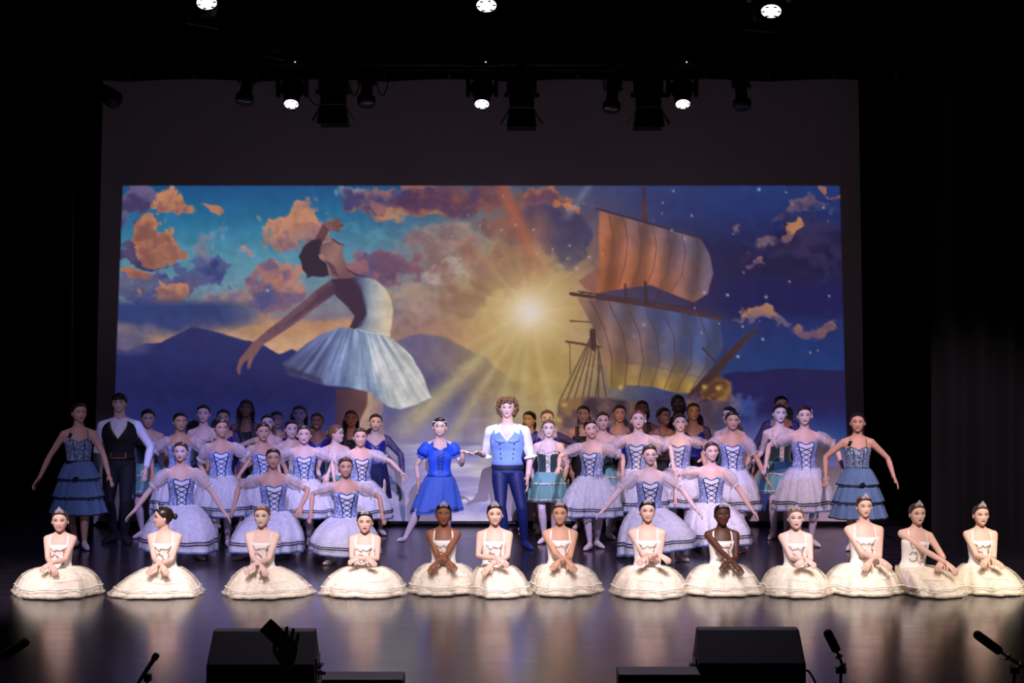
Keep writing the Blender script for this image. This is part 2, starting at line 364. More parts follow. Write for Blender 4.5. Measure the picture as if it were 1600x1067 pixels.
    over(0.9*sst(462, 480, Y)*(1-sst(498, 520, Y+(n2-0.5)*30))*(1-sst(330, 440, X)), (42,66,128))
    over(0.85*sst(488, 512, Y+(n2-0.5)*24)*(1-sst(560, 640, X))*sst(250, 420, X), lerp((214,164,112), (226,190,140), sst(510, 545, Y)))
    # --- middle clouds
    blob(600, 420, 70, 34, (170,118,116), (92,84,132), 0.8); blob(628, 412, 44, 28, (150,104,120), (110,84,110), 0.8)
    blob(560, 300, 40, 10, (190,200,200), (150,170,190), 1.0, 0.5, 0.7)
    blob(640, 312, 92, 32, (168,118,112), (70,72,118), 0.9); blob(640, 330, 70, 16, (214,166,120), (150,100,90), 1.0, 0.4, 0.8)
    blob(610, 362, 60, 12, (106,178,188), (96,168,182), 0.6, 0.6, 0.6)
    blob(712, 318, 100, 46, (160,92,78), (84,56,90), 0.9, 0.6, 0.85); blob(800, 340, 84, 60, (156,90,72), (100,62,78), 0.9, 0.7, 0.85)
    blob(700, 388, 70, 36, (186,150,140), (140,110,110), 1.0, 0.6, 0.8); blob(704, 430, 52, 22, (214,212,206), (190,176,170), 0.9, 0.5, 0.85)
    blob(640, 470, 70, 40, (206,176,146), (176,150,140), 0.8, 0.7, 0.7)
    blob(770, 420, 90, 60, (168,112,80), (126,84,82), 1.2, 0.6, 0.7); blob(735, 480, 46, 26, (150,100,76), (120,84,84), 1.2, 0.5, 0.6)
    blob(880, 372, 54, 62, (66,58,104), (40,44,98), 0.8, 0.6, 0.92); blob(862, 306, 42, 17, (196,120,86), (96,64,92), 0.9); blob(894, 320, 12, 13, (222,150,90), (170,104,80), 0.5)
    over(0.7*np.exp(-((X-(786+0.42*(Y-290)))/9)**2)*(1-sst(380, 450, Y)), (190,96,70))
    over(0.5*np.exp(-((X-(842-0.06*(Y-290)))/22)**2)*sst(300, 350, Y)*(1-sst(430, 480, Y)), (170,100,84))
    # --- right sky: beam and clouds
    bx = (X-1068)*0.62+(Y-356); over(0.9*np.exp(-(bx/20)**2)*sst(1040, 1090, X)*(1-sst(1150, 1215, X)*0.8)*sst(287, 300, 400-Y), ramp(X, [(1050, (206,150,116)), (1120, (150,130,140)), (1200, (90,100,150))]))
    bx2 = (X-880)*1.5+(Y-350); over(0.35*np.exp(-(bx2/10)**2)*(1-sst(330, 350, Y)), (170,180,210))
    blob(1250, 400, 130, 62, (56,52,96), (24,24,70), 0.7, 0.5); blob(1245, 332, 66, 14, (126,104,120), (52,50,96), 1.0, 0.4, 0.9); blob(1180, 380, 40, 16, (146,120,126), (60,56,100), 1.2, 0.4, 0.8)
    blob(1222, 366, 13, 10, (206,146,96), (120,90,100), 0.7); blob(1296, 302, 14, 7, (190,126,96), (90,70,100), 0.7); blob(1180, 412, 20, 5, (140,110,120), (70,60,100), 0.9)
    over(0.85*sst(430, 455, Y)*(1-sst(478, 494, Y))*sst(1110, 1150, X), (22,28,92))
    blob(1190, 500, 80, 10, (206,150,110), (110,100,130), 1.0, 0.5, 0.9); blob(1290, 512, 44, 9, (200,140,96), (120,90,110), 1.2, 0.5, 0.9)
    # --- sun, its glow and rays
    over(0.8*np.exp(-(np.hypot(X-SXc, (Y-545)*0.8)/120)**2), (214,190,112)); over(0.75*sst(520, 560, Y)*np.exp(-((X-850)/95)**2), (196,170,92))
    over(0.9*np.exp(-(D/44)**2), (250,232,170)); over(np.exp(-((D+8*(n3-.5))/24)**2), (255,250,226))
    ray = np.clip(np.cos(A*14+0.6)*0.5+np.cos(A*23+2)*0.5, 0, 1); over(0.28*ray*np.exp(-D/90), (255,244,190))
    # --- mountains
    poly([(168,560),(184,545),(199,548),(225,536),(251,534),(274,521),(300,509),(326,514),(352,523),(390,532),(412,540),(435,555),(457,546),(476,555),(520,560),(560,600),(560,830),(168,830)],
         lambda x, y: ramp(y, [(500, (50,60,118)), (560, (40,48,108)), (610, (36,42,98)), (680, (38,50,118)), (830, (24,30,84))]), 1.5, nz=0.25)
    over(0.8*sst(500, 530, Y)*(1-sst(545, 560, Y))*(1-sst(215, 250, X)), (92,96,140))
    poly([(600,548),(620,530),(645,522),(660,519),(690,524),(720,540),(760,560),(800,590),(840,640),(840,700),(600,700)],
         lambda x, y: ramp((x-600)/240+(y-520)/300*0.3, [(0, (104,112,160)), (0.3, (120,112,140)), (0.6, (150,134,110)), (1, (190,168,100))]), 2.5, 0.95, nz=0.4)
    over(0.55*sst(570, 600, Y)*(1-sst(700, 760, X))*sst(560, 620, X), (70,76,140))
    # --- sea
    sea = sst(684, 696, Y)
    st = fbm(X*0.18, Y*2.2, 22, 4, 9)
    seac = lerp((96,108,168), (206,206,214), np.clip((st-0.3)*1.9, 0, 1)*np.exp(-((X-735)/170)**2)*0.95+0.02)
    seac = seac*(0.35+0.65*np.exp(-((X-740)/230)**2))[..., None]+np.array((14,18,60.))*(1-np.exp(-((X-740)/260)**2))[..., None]
    over(sea, seac)
    low = sst(600, 690, Y)*(1-sea); over(0.8*low*np.exp(-((X-700)/130)**2), (132,132,182)); over(0.7*low*np.exp(-((X-770)/55)**2), (176,164,168))
    for a0, wd, op in ((2.38, 0.085, 0.75), (2.12, 0.05, 0.5), (1.86, 0.06, 0.5), (1.62, 0.07, 0.55), (1.35, 0.06, 0.5)):   # rays falling to the sea
        over(op*np.exp(-((A-a0)/wd)**2)*sst(20, 90, D)*(1-sst(230, 330, D)), (214,204,140))
    over(0.85*sst(580, 640, Y)*sst(1130, 1170, X)*(1-sst(690, 720, Y)), lerp((34,34,88), (34,40,104), sst(600, 680, Y)))
    poly([(1130,585),(1150,580),(1180,581),(1205,577),(1240,575),(1290,578),(1340,579),(1340,760),(1130,760)], lambda x, y: ramp(y, [(575, (36,34,84)), (640, (40,38,96)), (690, (38,84,160)), (760, (20,40,110))]), 1.5, 0.95)
    blob(1160, 640, 40, 26, (126,126,150), (60,90,160), 1.2, 0.8, 0.8); blob(1240, 672, 60, 16, (50,130,190), (30,80,160), 1.2, 0.8, 0.7)
    # --- the ship
    S = lambda L_: [(860+u/2.736, 280+v/2.736) for u, v in L_]
    BR = (72,46,44)
    poly(S([(200,440),(560,440),(580,545),(200,520)]), (62,58,92), 2, 0.8, 0.5)
    poly(S([(120,435),(205,370),(215,400),(195,490),(150,470)]), (156,100,84), 2, 0.85)
    def sail1(x, y):
        u = (x-935)/180; v = (y-330)/140; c = ramp(np.clip(u*0.8-v*0.55+0.35+0.25*(fbm(x, y, 30, 3, 21)-0.5), 0, 1), [(0, (188,112,66)), (0.35, (196,128,92)), (0.62, (150,118,120)), (1, (112,120,156))])
        f = 0.86+0.14*np.sin(u*26+v*2.5); return c*f[..., None]
    poly(S([(208,135),(330,162),(480,202),(640,247),(680,320),(697,400),(672,490),(612,527),(520,490),(430,452),(300,470),(195,488),(212,400),(205,250)]), sail1, 1.4)
    def sail2(x, y):
        u = (x-900)/230; v = (y-465)/150; c = ramp(np.clip(u*0.75-v*0.35+0.2+0.2*(fbm(x, y, 26, 3, 22)-0.5), 0, 1), [(0, (176,134,92)), (0.28, (150,122,112)), (0.55, (96,108,150)), (1, (62,92,150))])
        yel = sst(0.55, 0.95, v+0.15*(fbm(x, y, 24, 3, 23)-0.5))*(1-sst(0.75, 0.98, u)); c = c*(1-yel[..., None])+np.array((196,164,84.))*yel[..., None]
        return c*(0.88+0.12*np.sin(u*30+v*3))[..., None]
    poly(S([(115,505),(260,522),(400,540),(560,570),(725,595),(740,720),(690,800),(600,912),(560,920),(430,885),(330,880),(250,895),(240,820),(190,650)]), sail2, 1.4)
    for k in range(7):                                         # sail seams
        u0 = 190+k*75
        line(S([(250+k*62, 148+k*15), (268+k*62, 240+k*15), (262+k*60, 340+k*14), (235+k*56, 455+k*5)]), 1.3, (96,62,58), 0.55)
        line(S([(170+k*78, 515+k*11), (232+k*74, 640+k*8), (262+k*68, 760+k*6), (262+k*56, 880+k*4)]), 1.3, (84,60,56), 0.6)
    line(S([(240,770),(450,800),(690,860)]), 1, (110,84,60), 0.5)
    line(S([(400,42),(402,175)]), 4, BR); line(S([(400,95),(404,178)]), 6, (96,58,44)); line(S([(195,125),(655,255)]), 2.4, (62,48,62))
    line(S([(88,490),(300,520),(500,553),(732,596)]), 5, (84,52,46)); line(S([(120,480),(420,525),(690,565)]), 2, (70,48,50)); line(S([(405,440),(410,530)]), 4, BR); line(S([(320,450),(322,510)]), 3, BR); line(S([(470,480),(440,530)]), 2, BR)
    line(S([(85,606),(168,610)]), 2, (110,84,60)); line(S([(68,694),(212,716)]), 3, (92,66,50)); line(S([(82,700),(85,835)]), 1, (110,84,60))
    for a_, b_ in (((180,660),(40,945)), ((182,660),(70,945)), ((186,660),(100,945)), ((190,660),(135,945)), ((196,700),(160,945)), ((205,720),(205,945)), ((205,720),(240,940)), ((215,790),(190,940))):
        line(S([a_, b_]), 1.8, (92,68,52), 0.85)
    line(S([(180,650),(185,720)]), 9, BR, 0.9)
    poly(S([(20,1500),(30,945),(90,930),(250,925),(420,950),(560,930),(640,900),(720,830),(762,870),(772,920),(755,960),(700,1010),(690,1500)]),
         lambda x, y: ramp(fbm(x, y*0.8, 22, 4, 31), [(0.2, (60,46,62)), (0.5, (104,78,84)), (0.8, (150,118,78))]), 3, 0.9, 0.5)
    poly(S([(640,905),(715,835),(765,870),(770,905),(750,950),(650,940)]), lambda x, y: ramp(fbm(x, y, 12, 3, 33), [(0.3, (96,62,40)), (0.7, (160,122,54))]), 2, 0.9)
    poly(S([(430,905),(570,915),(600,1000),(600,1130),(420,1130),(400,960)]), (70,76,118), 4, 0.75, 0.5); poly(S([(640,960),(760,955),(740,1060),(640,1100)]), (84,70,88), 4, 0.8, 0.5)
    poly(S([(890,628),(896,634),(800,735),(720,830),(640,905),(585,935),(600,905),(700,800),(790,705)]), (74,48,42), 1.2)
    line(S([(650,720),(705,780)]), 2, BR); line(S([(700,780),(800,760)]), 1, BR, 0.6); line(S([(745,720),(720,830)]), 1, BR, 0.6)
    for u, v in ((658,888),(718,893),(60,965),(35,1030),(300,890)):
        p = S([(u, v)])[0]; over(0.9*np.exp(-(np.hypot(X-p[0], Y-p[1])/4)**2), (236,206,90))
    # sparkles
    rs = np.random.RandomState(5)
    for k in range(46):
        px_, py_ = (rs.uniform(900, 1310), rs.uniform(295, 560)) if k < 30 else (rs.uniform(700, 930), rs.uniform(295, 430))
        over(0.8*np.exp(-(np.hypot(X-px_, Y-py_)/rs.uniform(1.0, 2.0))**2), (210,216,236) if rs.rand() < 0.7 else (240,196,140))
    for px_, py_ in ((1137,461),(1197,464),(1192,530),(1153,557),(1186,296),(418,454)): over(0.9*np.exp(-(np.hypot(X-px_, Y-py_)/2.3)**2), (196,226,246))
    # --- the dancer in the picture
    B = lambda L_: [(340+u/2.964, 320+v/2.964) for u, v in L_]
    poly(B([(545,850),(697,855),(692,930),(655,1010),(640,1500),(560,1500),(545,1010)]), lambda x, y: ramp((x-524)/52+0*y, [(0, (70,50,72)), (0.5, (96,66,70)), (1, (120,84,78))]), 2)
    def tutu(x, y):
        u = (x-441)/233; f = fbm((x-560)/(0.25+np.clip((y-500)/140, 0.05, 2)), y*0.15, 12, 3, 41)
        c = ramp(np.clip(u+0.22*(f-0.5), 0, 1), [(0, (74,82,122)), (0.2, (96,110,156)), (0.42, (136,162,204)), (0.58, (170,200,224)), (0.70, (222,234,228)), (1, (240,246,230))]); return c*(0.86+0.34*(f[..., None]-0.2))
    poly(B([(610,570),(560,568),(480,600),(380,670),(300,740),(325,785),(420,805),(500,838),(600,852),(700,868),(745,905),(790,935),(850,950),(930,925),(992,890),(960,810),(905,710),(840,645),(795,612),(700,588)]), tutu, 1.8, nz=0.25)
    poly(B([(300,740),(325,785),(420,806),(500,838),(470,800),(390,770)]), (58,54,84), 2.5, 0.7)
    skn = lambda x, y: ramp(np.clip((x-372)/150+0.3*(fbm(x, y, 20, 3, 44)-0.5), 0, 1), [(0, (150,112,108)), (0.35, (112,84,96)), (0.7, (128,96,104)), (1, (96,66,80))])
    poly(B([(530,342),(592,350),(560,402),(450,480),(350,557),(205,652),(160,640),(230,580),(310,520),(450,400)]), skn, 1.3)
    poly(B([(540,352),(588,354),(560,396),(440,470),(330,552),(300,560),(400,480)]), (74,54,76), 3, 0.6)
    poly(B([(160,640),(207,650),(182,690),(168,706),(152,750),(140,762),(136,750),(142,716),(124,728),(108,752),(104,790),(92,778),(88,760),(100,715),(128,682)]), (136,100,98), 1.2)
    poly(B([(447,168),(488,86),(522,108),(500,150),(490,170)]), (104,70,72), 1.2); poly(B([(486,86),(530,70),(572,60),(566,80),(586,92),(560,127),(520,118)]), (140,100,92), 1.2)
    for a_, b_ in (((530,92),(568,66)), ((535,104),(584,94)), ((540,114),(562,124))): line(B([a_, b_]), 1.2, (86,58,64), 0.7)
    poly(B([(440,160),(400,190),(378,240),(390,300),(415,325),(410,342),(440,330),(490,336),(522,320),(516,270),(482,240),(500,190),(480,160)]), (52,40,56), 1.5, nz=0.15)
    poly(B([(478,182),(510,162),(548,154),(556,176),(590,182),(576,206),(582,240),(600,295),(645,330),(560,350),(515,322),(505,272),(470,246)]), lambda x, y: ramp((x-500)/60+(y-375)/140, [(0, (120,84,86)), (0.5, (176,136,122)), (1, (128,92,96))]), 1.2)
    poly(B([(500,255),(540,280),(560,330),(530,320)]), (74,52,66), 2, 0.7); poly(B([(466,232),(490,226),(500,246),(480,258)]), (186,140,124), 1.0); line(B([(486,176),(524,166)]), 1.5, (196,186,190), 0.8)
    line(B([(532,160),(560,178)]), 2, (70,50,60), 0.8); line(B([(560,182),(584,184)]), 1.6, (96,44,60), 0.8)
    poly(B([(530,345),(640,338),(668,400),(695,500),(655,585),(612,567),(634,515),(600,470),(545,420)]), (66,46,66), 1.6)
    poly(B([(618,340),(690,335),(735,350),(775,385),(805,440),(813,490),(805,560),(796,612),(700,590),(640,575),(690,505),(665,400)]),
         lambda x, y: ramp((x-552)/62+0.1*(y-440)/80, [(0, (62,60,88)), (0.25, (110,130,156)), (0.5, (180,196,196)), (0.8, (224,220,190)), (1, (232,222,178))]), 1.4)
    poly(B([(628,345),(662,372),(692,470),(688,520),(668,560),(640,572),(672,500),(655,400)]), (58,50,76), 3, 0.6); line(B([(600,300),(645,325),(690,334)]), 1.3, (56,44,60))
    line(B([(640,575),(700,590),(796,606)]), 1.4, (216,226,230), 0.8)
    I *= (1+(.12*(n6-.5)+.10*(n5-.5)+.06*(n2-.5))*(1-np.exp(-(D/90)**2)))[..., None]
    # woven grain, seams and soft vertical folds of the picture's darker parts
    I *= (0.97+0.06*np.random.rand(NY, NX))[..., None]
    # keystone edges and soft border
    el = 192-(Y-290)*(20/530.0); er = 1312+(Y-290)*(15/530.0)
    msk = sst(-1, 1.5, X-el)*sst(-1, 1.5, er-X)*sst(-1, 1.5, Y-290)*sst(-1, 1.5, 820.5-Y)
    return X, Y, np.clip(I, 0, 255), msk
def projector():
    X, Y, I, msk = picture()
    NY, NX = X.shape
    P = np.stack([(X-800)/SW, np.full_like(X, YW), CAMZ-(Y-HOR)/SW], -1)
    d = P-np.array(PROJ); r2 = (d**2).sum(-1); cosw = d[..., 1]/np.sqrt(r2)
    T = s2l(I)*(r2/r2.min()/1.12/cosw)[..., None]*msk[..., None]*0.86
    GY = 0.35; k = GY/(YW-PROJ[1])
    V = (d*k).reshape(-1, 3)
    t = thing('projector', 'black slide projector hung above the front seats', 'projector', tuple(PROJ))
    idx = np.arange(NY*NX).reshape(NY, NX); q = np.stack([idx[:-1,:-1], idx[1:,:-1], idx[1:,1:], idx[:-1,1:]], -1).reshape(-1, 4)
    me = bpy.data.meshes.new('slide'); nf = len(q)
    me.vertices.add(len(V)); me.vertices.foreach_set('co', V.astype(np.float32).ravel())
    me.loops.add(nf*4); me.loops.foreach_set('vertex_index', q.astype(np.int32).ravel())
    me.polygons.add(nf); me.polygons.foreach_set('loop_start', np.arange(nf, dtype=np.int32)*4)
    me.update(calc_edges=True); me.validate()
    ca = me.color_attributes.new('film', 'FLOAT_COLOR', 'POINT')
    c4 = np.ones((len(V), 4), np.float32); c4[:, :3] = np.clip(T, 0, 1).reshape(-1, 3); ca.data.foreach_set('color', c4.ravel())
    m = bpy.data.materials.new('colour_film'); m.use_nodes = True; nt = m.node_tree; nt.nodes.clear()
    o = nt.nodes.new('ShaderNodeOutputMaterial'); tr = nt.nodes.new('ShaderNodeBsdfTransparent'); a = nt.nodes.new('ShaderNodeVertexColor'); a.layer_name = 'film'
    nt.links.new(a.outputs[0], tr.inputs[0]); nt.links.new(tr.outputs[0], o.inputs[0])
    ob('slide', me, m, t)
    x0, x1 = V[:,0].min()+0.0004, V[:,0].max()-0.0004; z0, z1 = V[:,2].min()+0.0003, V[:,2].max()-0.0003
    mb = MB(); y0, y1 = GY-0.004, GY+0.004
    mb.box((-0.22, y0, -0.26), (x0, y1, 0.16)); mb.box((x1, y0, -0.26), (0.22, y1, 0.16)); mb.box((x0, y0, -0.26), (x1, y1, z0)); mb.box((x0, y0, z1), (x1, y1, 0.16))
    ob('gate_frame', mb, M_BLACK, t, False)
    mb = MB(); mb.box((-0.22, -0.25, 0.15), (0.22, GY, 0.16)); mb.box((-0.22, -0.25, -0.26), (0.22, GY, -0.25)); mb.box((-0.22, -0.25, -0.25), (-0.21, GY, 0.15)); mb.box((0.21, -0.25, -0.25), (0.22, GY, 0.15)); mb.box((-0.21, -0.25, -0.25), (0.21, -0.24, 0.15))
    ob('housing', mb, M_BLACK, t, False)
    mb = MB().tube([(0, 0, 0.16), (0, 0, 4.0)], 0.025, 8); ob('hanging_pole', mb, M_BLACKM, t)
    plamp.parent = t; plamp.location = (0, 0, 0)
projector()

# ---------------------------------------------------------------- lighting rig
def lens_mat():
    return mat('lit_lens', (255,250,250), 0.3, emit=(255,248,250), estr=4.5)
YB = 22.4                                                      # depth of the rear batten
def batten(name, label, y, z, x0, x1, r=0.03):
    o = ob(name, MB().tube([(x0-x0-(x1-x0)/2, 0, 0), ((x1-x0)/2, 0, 0)], r, 10), M_BLACKM, None, True, ((x0+x1)/2, y, z))
    return tag(o, label, 'pipe')
zb = W(800, 100, YB)[2]
batten('lighting_batten', 'long black pipe across the stage carrying the rear row of lamps', YB, zb, -7.5, 7.5)
ob_ = ob('cloth_batten', MB().tube([(-6.2, 0, 0), (6.2, 0, 0)], 0.028, 10), M_BLACKM, None, True, (0, YW-0.03, 5.90)); tag(ob_, 'thin black pipe to which the pale cloth is tied', 'pipe')
YF = 16.0; zf = 5.95
batten('lighting_batten', 'black pipe at the top rim carrying the three nearer lit lamps', YF, zf, -7.5, 7.5)
def moving_head(px, py, Y, zpipe, tilt, label, power, sc=1.0, roll=0.0, tgt=None, col=(1,0.93,0.95), group='lit moving head lamps'):
    p = W(px, py, Y)                                            # centre of the lit lens
    t = thing('moving_head_lamp', label, 'stage light', tuple(p), group)
    # head: short drum looking down and towards the seats
    dx = np.array([math.sin(roll), -math.sin(tilt), -math.cos(tilt)]); dx /= np.linalg.norm(dx)
    up = -dx
    mb = MB(); mb.tube([up*0.005*sc, up*0.02*sc, up*0.14*sc, up*0.22*sc, up*0.30*sc, up*0.34*sc], np.array([0.092,0.10,0.105,0.15,0.145,0.08])*sc, 20); ob('head', mb, M_BLACKM, t)
    mb = MB(); mb.tube([up*0.012*sc, up*0.002*sc, up*-0.001*sc], np.array([0.088,0.088,0.086])*sc, 20); le = ob('lens', mb, lens_mat(), t)
    a = np.cross(up, [1,0,0]); a /= np.linalg.norm(a); b = np.cross(up, a)
    for k in range(6):                                          # dark cell walls round the rim
        th = k*math.pi/3+0.4; c = (a*math.cos(th)+b*math.sin(th))*0.070*sc-up*0.003*sc
        ob('cell_wall', MB().ell(c, np.array([0.02,0.02,0.008])*sc, 8, 4), M_BLACK, le)
    ax = 0.175*sc
    for sgn in (-1, 1):
        mb = MB(); q = up*0.2*sc
        mb.box((sgn*ax-0.025*sc, q[1]-0.07*sc, q[2]-0.07*sc), (sgn*ax+0.025*sc, q[1]+0.07*sc, q[2]+0.30*sc)); bevel(ob('yoke_arm', mb, M_BLACK, t, False), 0.02*sc, 3)
    q = up*0.2*sc; zt = q[2]+0.30*sc
    mb = MB().box((-0.2*sc, q[1]-0.1*sc, zt), (0.2*sc, q[1]+0.1*sc, zt+0.11*sc)); bevel(ob('base', mb, M_BLACK, t, False), 0.02*sc, 2)
    mb = MB().box((-0.03, q[1]-0.03, zt+0.11*sc), (0.03, q[1]+0.03, max(zt+0.13*sc, zpipe-p[2]+0.03))); ob('clamp', mb, M_BLACKM, t, False)
    if power:
        o = spot('moving_head_beam', (0,0,0), tuple(dx), power, col, 26, 0.9, 0.012); o.parent = t; o.location = tuple(dx*0.03)
    ob('indicator', MB().box((0.04*sc, q[1]-0.105*sc, zt+0.05*sc), (0.055*sc, q[1]-0.099*sc, zt+0.065*sc)), mat('indicator_blue', (150,160,255), 0.4, emit=(150,160,255), estr=3), t, False)
for px_, lab in ((455, 'lit moving head lamp on the rear pipe above the pictured dancer, leftmost of three'), (753, 'lit moving head lamp at the middle of the rear pipe'), (1067, 'lit moving head lamp on the rear pipe above the pictured ship, rightmost of three')):
    moving_head(px_, 163, YB-0.06, zb, math.radians(32), lab, 260, 1.0, 0.0, col=(0.9, 0.8, 1.0))
for px_, py_, roll, lab in ((323, 5, 0.12, 'large lit lamp at the top rim of the photo, left'), (760, 9, 0.0, 'large lit lamp at the top rim of the photo, middle'), (1205, 18, -0.1, 'large lit lamp at the top rim of the photo, right')):
    moving_head(px_, py_, YF-0.08, zf, math.radians(30), lab, 420, 1.0, roll, col=(0.85,0.7,1.0), group='lit moving head lamps at the top rim')
def profile_spot(px, py, Y, lean, label):                       # py: pixel of the front rim's centre
    p = W(px, py, Y); t = thing('profile_spot', label, 'stage light', tuple(p), 'unlit profile spots')
    d = np.array([lean, -0.42, -1.0]); d /= np.linalg.norm(d); up = -d
    mb = MB().tube([up*0, up*0.03, up*0.09, up*0.10, up*0.30, up*0.31, up*0.42, up*0.47], [0.105,0.115,0.115,0.075,0.075,0.09,0.09,0.05], 14); ob('barrel', mb, M_BLACKM, t)
    ob('lens', MB().tube([up*0.002, up*-0.002], [0.095,0.09], 14), mat('dark_glass', (52,50,66), 0.1, spec=0.8), t)
    q = up*0.27
    for sgn in (-1, 1): ob('yoke_arm', MB().tube([q+[sgn*0.1,0,0], q+[sgn*0.11,0.02,0.14], q+[sgn*0.03,0.06,0.30]], 0.012, 6), M_BLACKM, t)
    ob('clamp', MB().box((q[0]-0.04, -0.02, q[2]+0.26), (q[0]+0.04, q[1]+0.1, max(q[2]+0.32, zb-p[2]+0.03))), M_BLACKM, t, False)
    for sgn in (-1, 1): ob('shutter_handle', MB().box((q[0]+sgn*0.09-0.02, q[1]-0.01, q[2]+0.02), (q[0]+sgn*0.09+0.03*sgn+0.02, q[1]+0.01, q[2]+0.035)), M_BLACK, t, False)
profile_spot(381, 160, YB-0.02, -0.12, 'unlit black profile spot left of the leftmost lit lamp on the rear pipe')
profile_spot(572, 163, YB-0.02, 0.0, 'unlit black profile spot right of the left barn door lamp')
profile_spot(955, 172, YB-0.02, -0.10, 'unlit black profile spot between the middle and right barn door lamps')
profile_spot(1160, 168, YB-0.02, 0.02, 'unlit black profile spot at the right end of the rear pipe')
def barn_door(px, py, Y, label):                                # py: pixel row of the body's lower rim
    p = W(px, py, Y); t = thing('barn_door_lamp', label, 'stage light', tuple(p), 'unlit barn door lamps')
    hw = 0.155
    mb = MB().box((-hw, -0.13, 0.0), (hw, 0.13, 0.40)); bevel(ob('body', mb, M_BLACKM, t, False), 0.02, 2)
    for k in range(4): ob('vent_fin', MB().box((-hw-0.008, -0.1, 0.22+k*0.04), (hw+0.008, 0.1, 0.232+k*0.04)), M_BLACK, t, False)
    ob('lens', MB().tube([(0,0,0.005), (0,0,-0.005)], [0.115, 0.11], 16), mat('dark_glass', (52,50,66), 0.1), t)
    fl = 0.24
    def flap(a, b, c, d):
        P = np.array([a, b, c, d], float); n = np.cross(P[1]-P[0], P[3]-P[0]); n /= np.linalg.norm(n)
        ob('barn_door_flap', MB().add(np.vstack([P, P+n*0.006]), [(0,1,2,3),(7,6,5,4),(0,4,5,1),(1,5,6,2),(2,6,7,3),(3,7,4,0)]), M_BLACK, t, False)
    flap((-hw,-0.13,0), (hw,-0.13,0), (hw+0.03,-0.22,-fl), (-hw-0.03,-0.22,-fl)); flap((hw,0.13,0), (-hw,0.13,0), (-hw-0.03,0.22,-fl), (hw+0.03,0.22,-fl))
    flap((hw,-0.13,0), (hw,0.13,0), (hw+0.11,0.1,-fl*0.75), (hw+0.11,-0.1,-fl*0.75)); flap((-hw,0.13,0), (-hw,-0.13,0), (-hw-0.11,-0.1,-fl*0.75), (-hw-0.11,0.1,-fl*0.75))
    for sgn in (-1, 1):
        ob('yoke_arm', MB().box((sgn*(hw+0.02)-0.012, -0.02, 0.15), (sgn*(hw+0.02)+0.012, 0.02, 0.46)), M_BLACKM, t, False)
        ob('tilt_knob', MB().tube([(sgn*(hw+0.03), 0, 0.18), (sgn*(hw+0.065), 0, 0.18)], 0.03, 8), M_BLACK, t)
    ob('yoke_bar', MB().box((-hw-0.03, -0.02, 0.45), (hw+0.03, 0.02, 0.475)), M_BLACKM, t, False)
    ob('clamp', MB().box((-0.03, -0.03, 0.475), (0.03, 0.03, max(0.5, zb-p[2]+0.03))), M_BLACKM, t, False)
barn_door(521, 166, YB-0.02, 'unlit black barn door lamp beside the leftmost lit lamp of the rear pipe')
barn_door(815, 171, YB-0.02, 'unlit black barn door lamp right of the middle lit lamp')
barn_door(1013, 171, YB-0.02, 'unlit black barn door lamp left of the rightmost lit lamp on the rear pipe')
def gel_frame(px, py, Y, rx, rz, label, pipe, sz=0.30):
    p = W(px, py, Y); t = thing('gel_frame_lamp', label, 'stage light', tuple(p)); M4 = np.eye(4); M4[:3,:3] = np.array(Matrix.Rotation(rz, 3, 'Z')@Matrix.Rotation(0.15, 3, 'Y')@Matrix.Rotation(rx, 3, 'X'))
    h = sz/2; th = np.arange(24)*2*math.pi/24
    sq = np.array([(h*max(-1, min(1, 1.42*math.cos(a)))*1.0, h*max(-1, min(1, 1.42*math.sin(a))), 0) for a in th]); ci = np.stack([h*0.7*np.cos(th), h*0.7*np.sin(th), 0*th], 1)
    mb = MB().grid([sq, ci], True); mb.grid([ci+[0,0,0.008], sq+[0,0,0.008]], True); mb.grid([sq+[0,0,0.008], sq], True); mb.grid([ci, ci+[0,0,0.008]], True)
    ob('frame', mb.xf(M4), M_GREYM, t, False)
    ob('barrel', MB().tube([(0,0,0.01), (0,0,0.12), (0,0,0.28), (0,0,0.36)], [h*0.72, h*0.75, h*0.7, h*0.3], 16).xf(M4), M_BLACKM, t)
    a = M4[:3,:3]@np.array([0, 0, .2]); b = np.array([a[0], pipe[0]-p[1], pipe[1]-p[2]]); ob('bracket', MB().tube([a, (a+b)/2+[0, 0, .05], b], 0.02, 6), M_BLACKM, t)
    return t
gel_frame(318, 26, YF+0.7, math.radians(48), 0.25, 'dim lamp with square gel frame below the left top rim lamp', (YF, zf))
gel_frame(1196, 41, YF+0.6, math.radians(28), -0.5, 'dim lamp with square gel frame below the right top rim lamp', (YF, zf))
gel_frame(425, 88, YB-0.5, math.radians(18), 0.3, 'dim lamp with a square gel frame above the leftmost lit lamp of the rear pipe', (YB, zb))
t = thing('side_lamp', 'unlit black lamp at the top left corner of the pale cloth', 'stage light', tuple(W(170, 150, 22.6)))
ob('body', MB().tube([(-0.1,0.1,0.1), (0.0,0.0,0.0), (0.09,-0.1,-0.06)], [0.07,0.11,0.12], 12), M_BLACKM, t); ob('bracket', MB().tube([(-0.1,0.1,0.1), (-0.2,0.1,0.15), (-0.5,0.1,0.15)], 0.02, 6), M_BLACKM, t)
ob('side_pole', MB().tube([(-0.5,0.1,-5.47), (-0.5,0.1,1.2)], 0.03, 8), M_BLACKM, t)
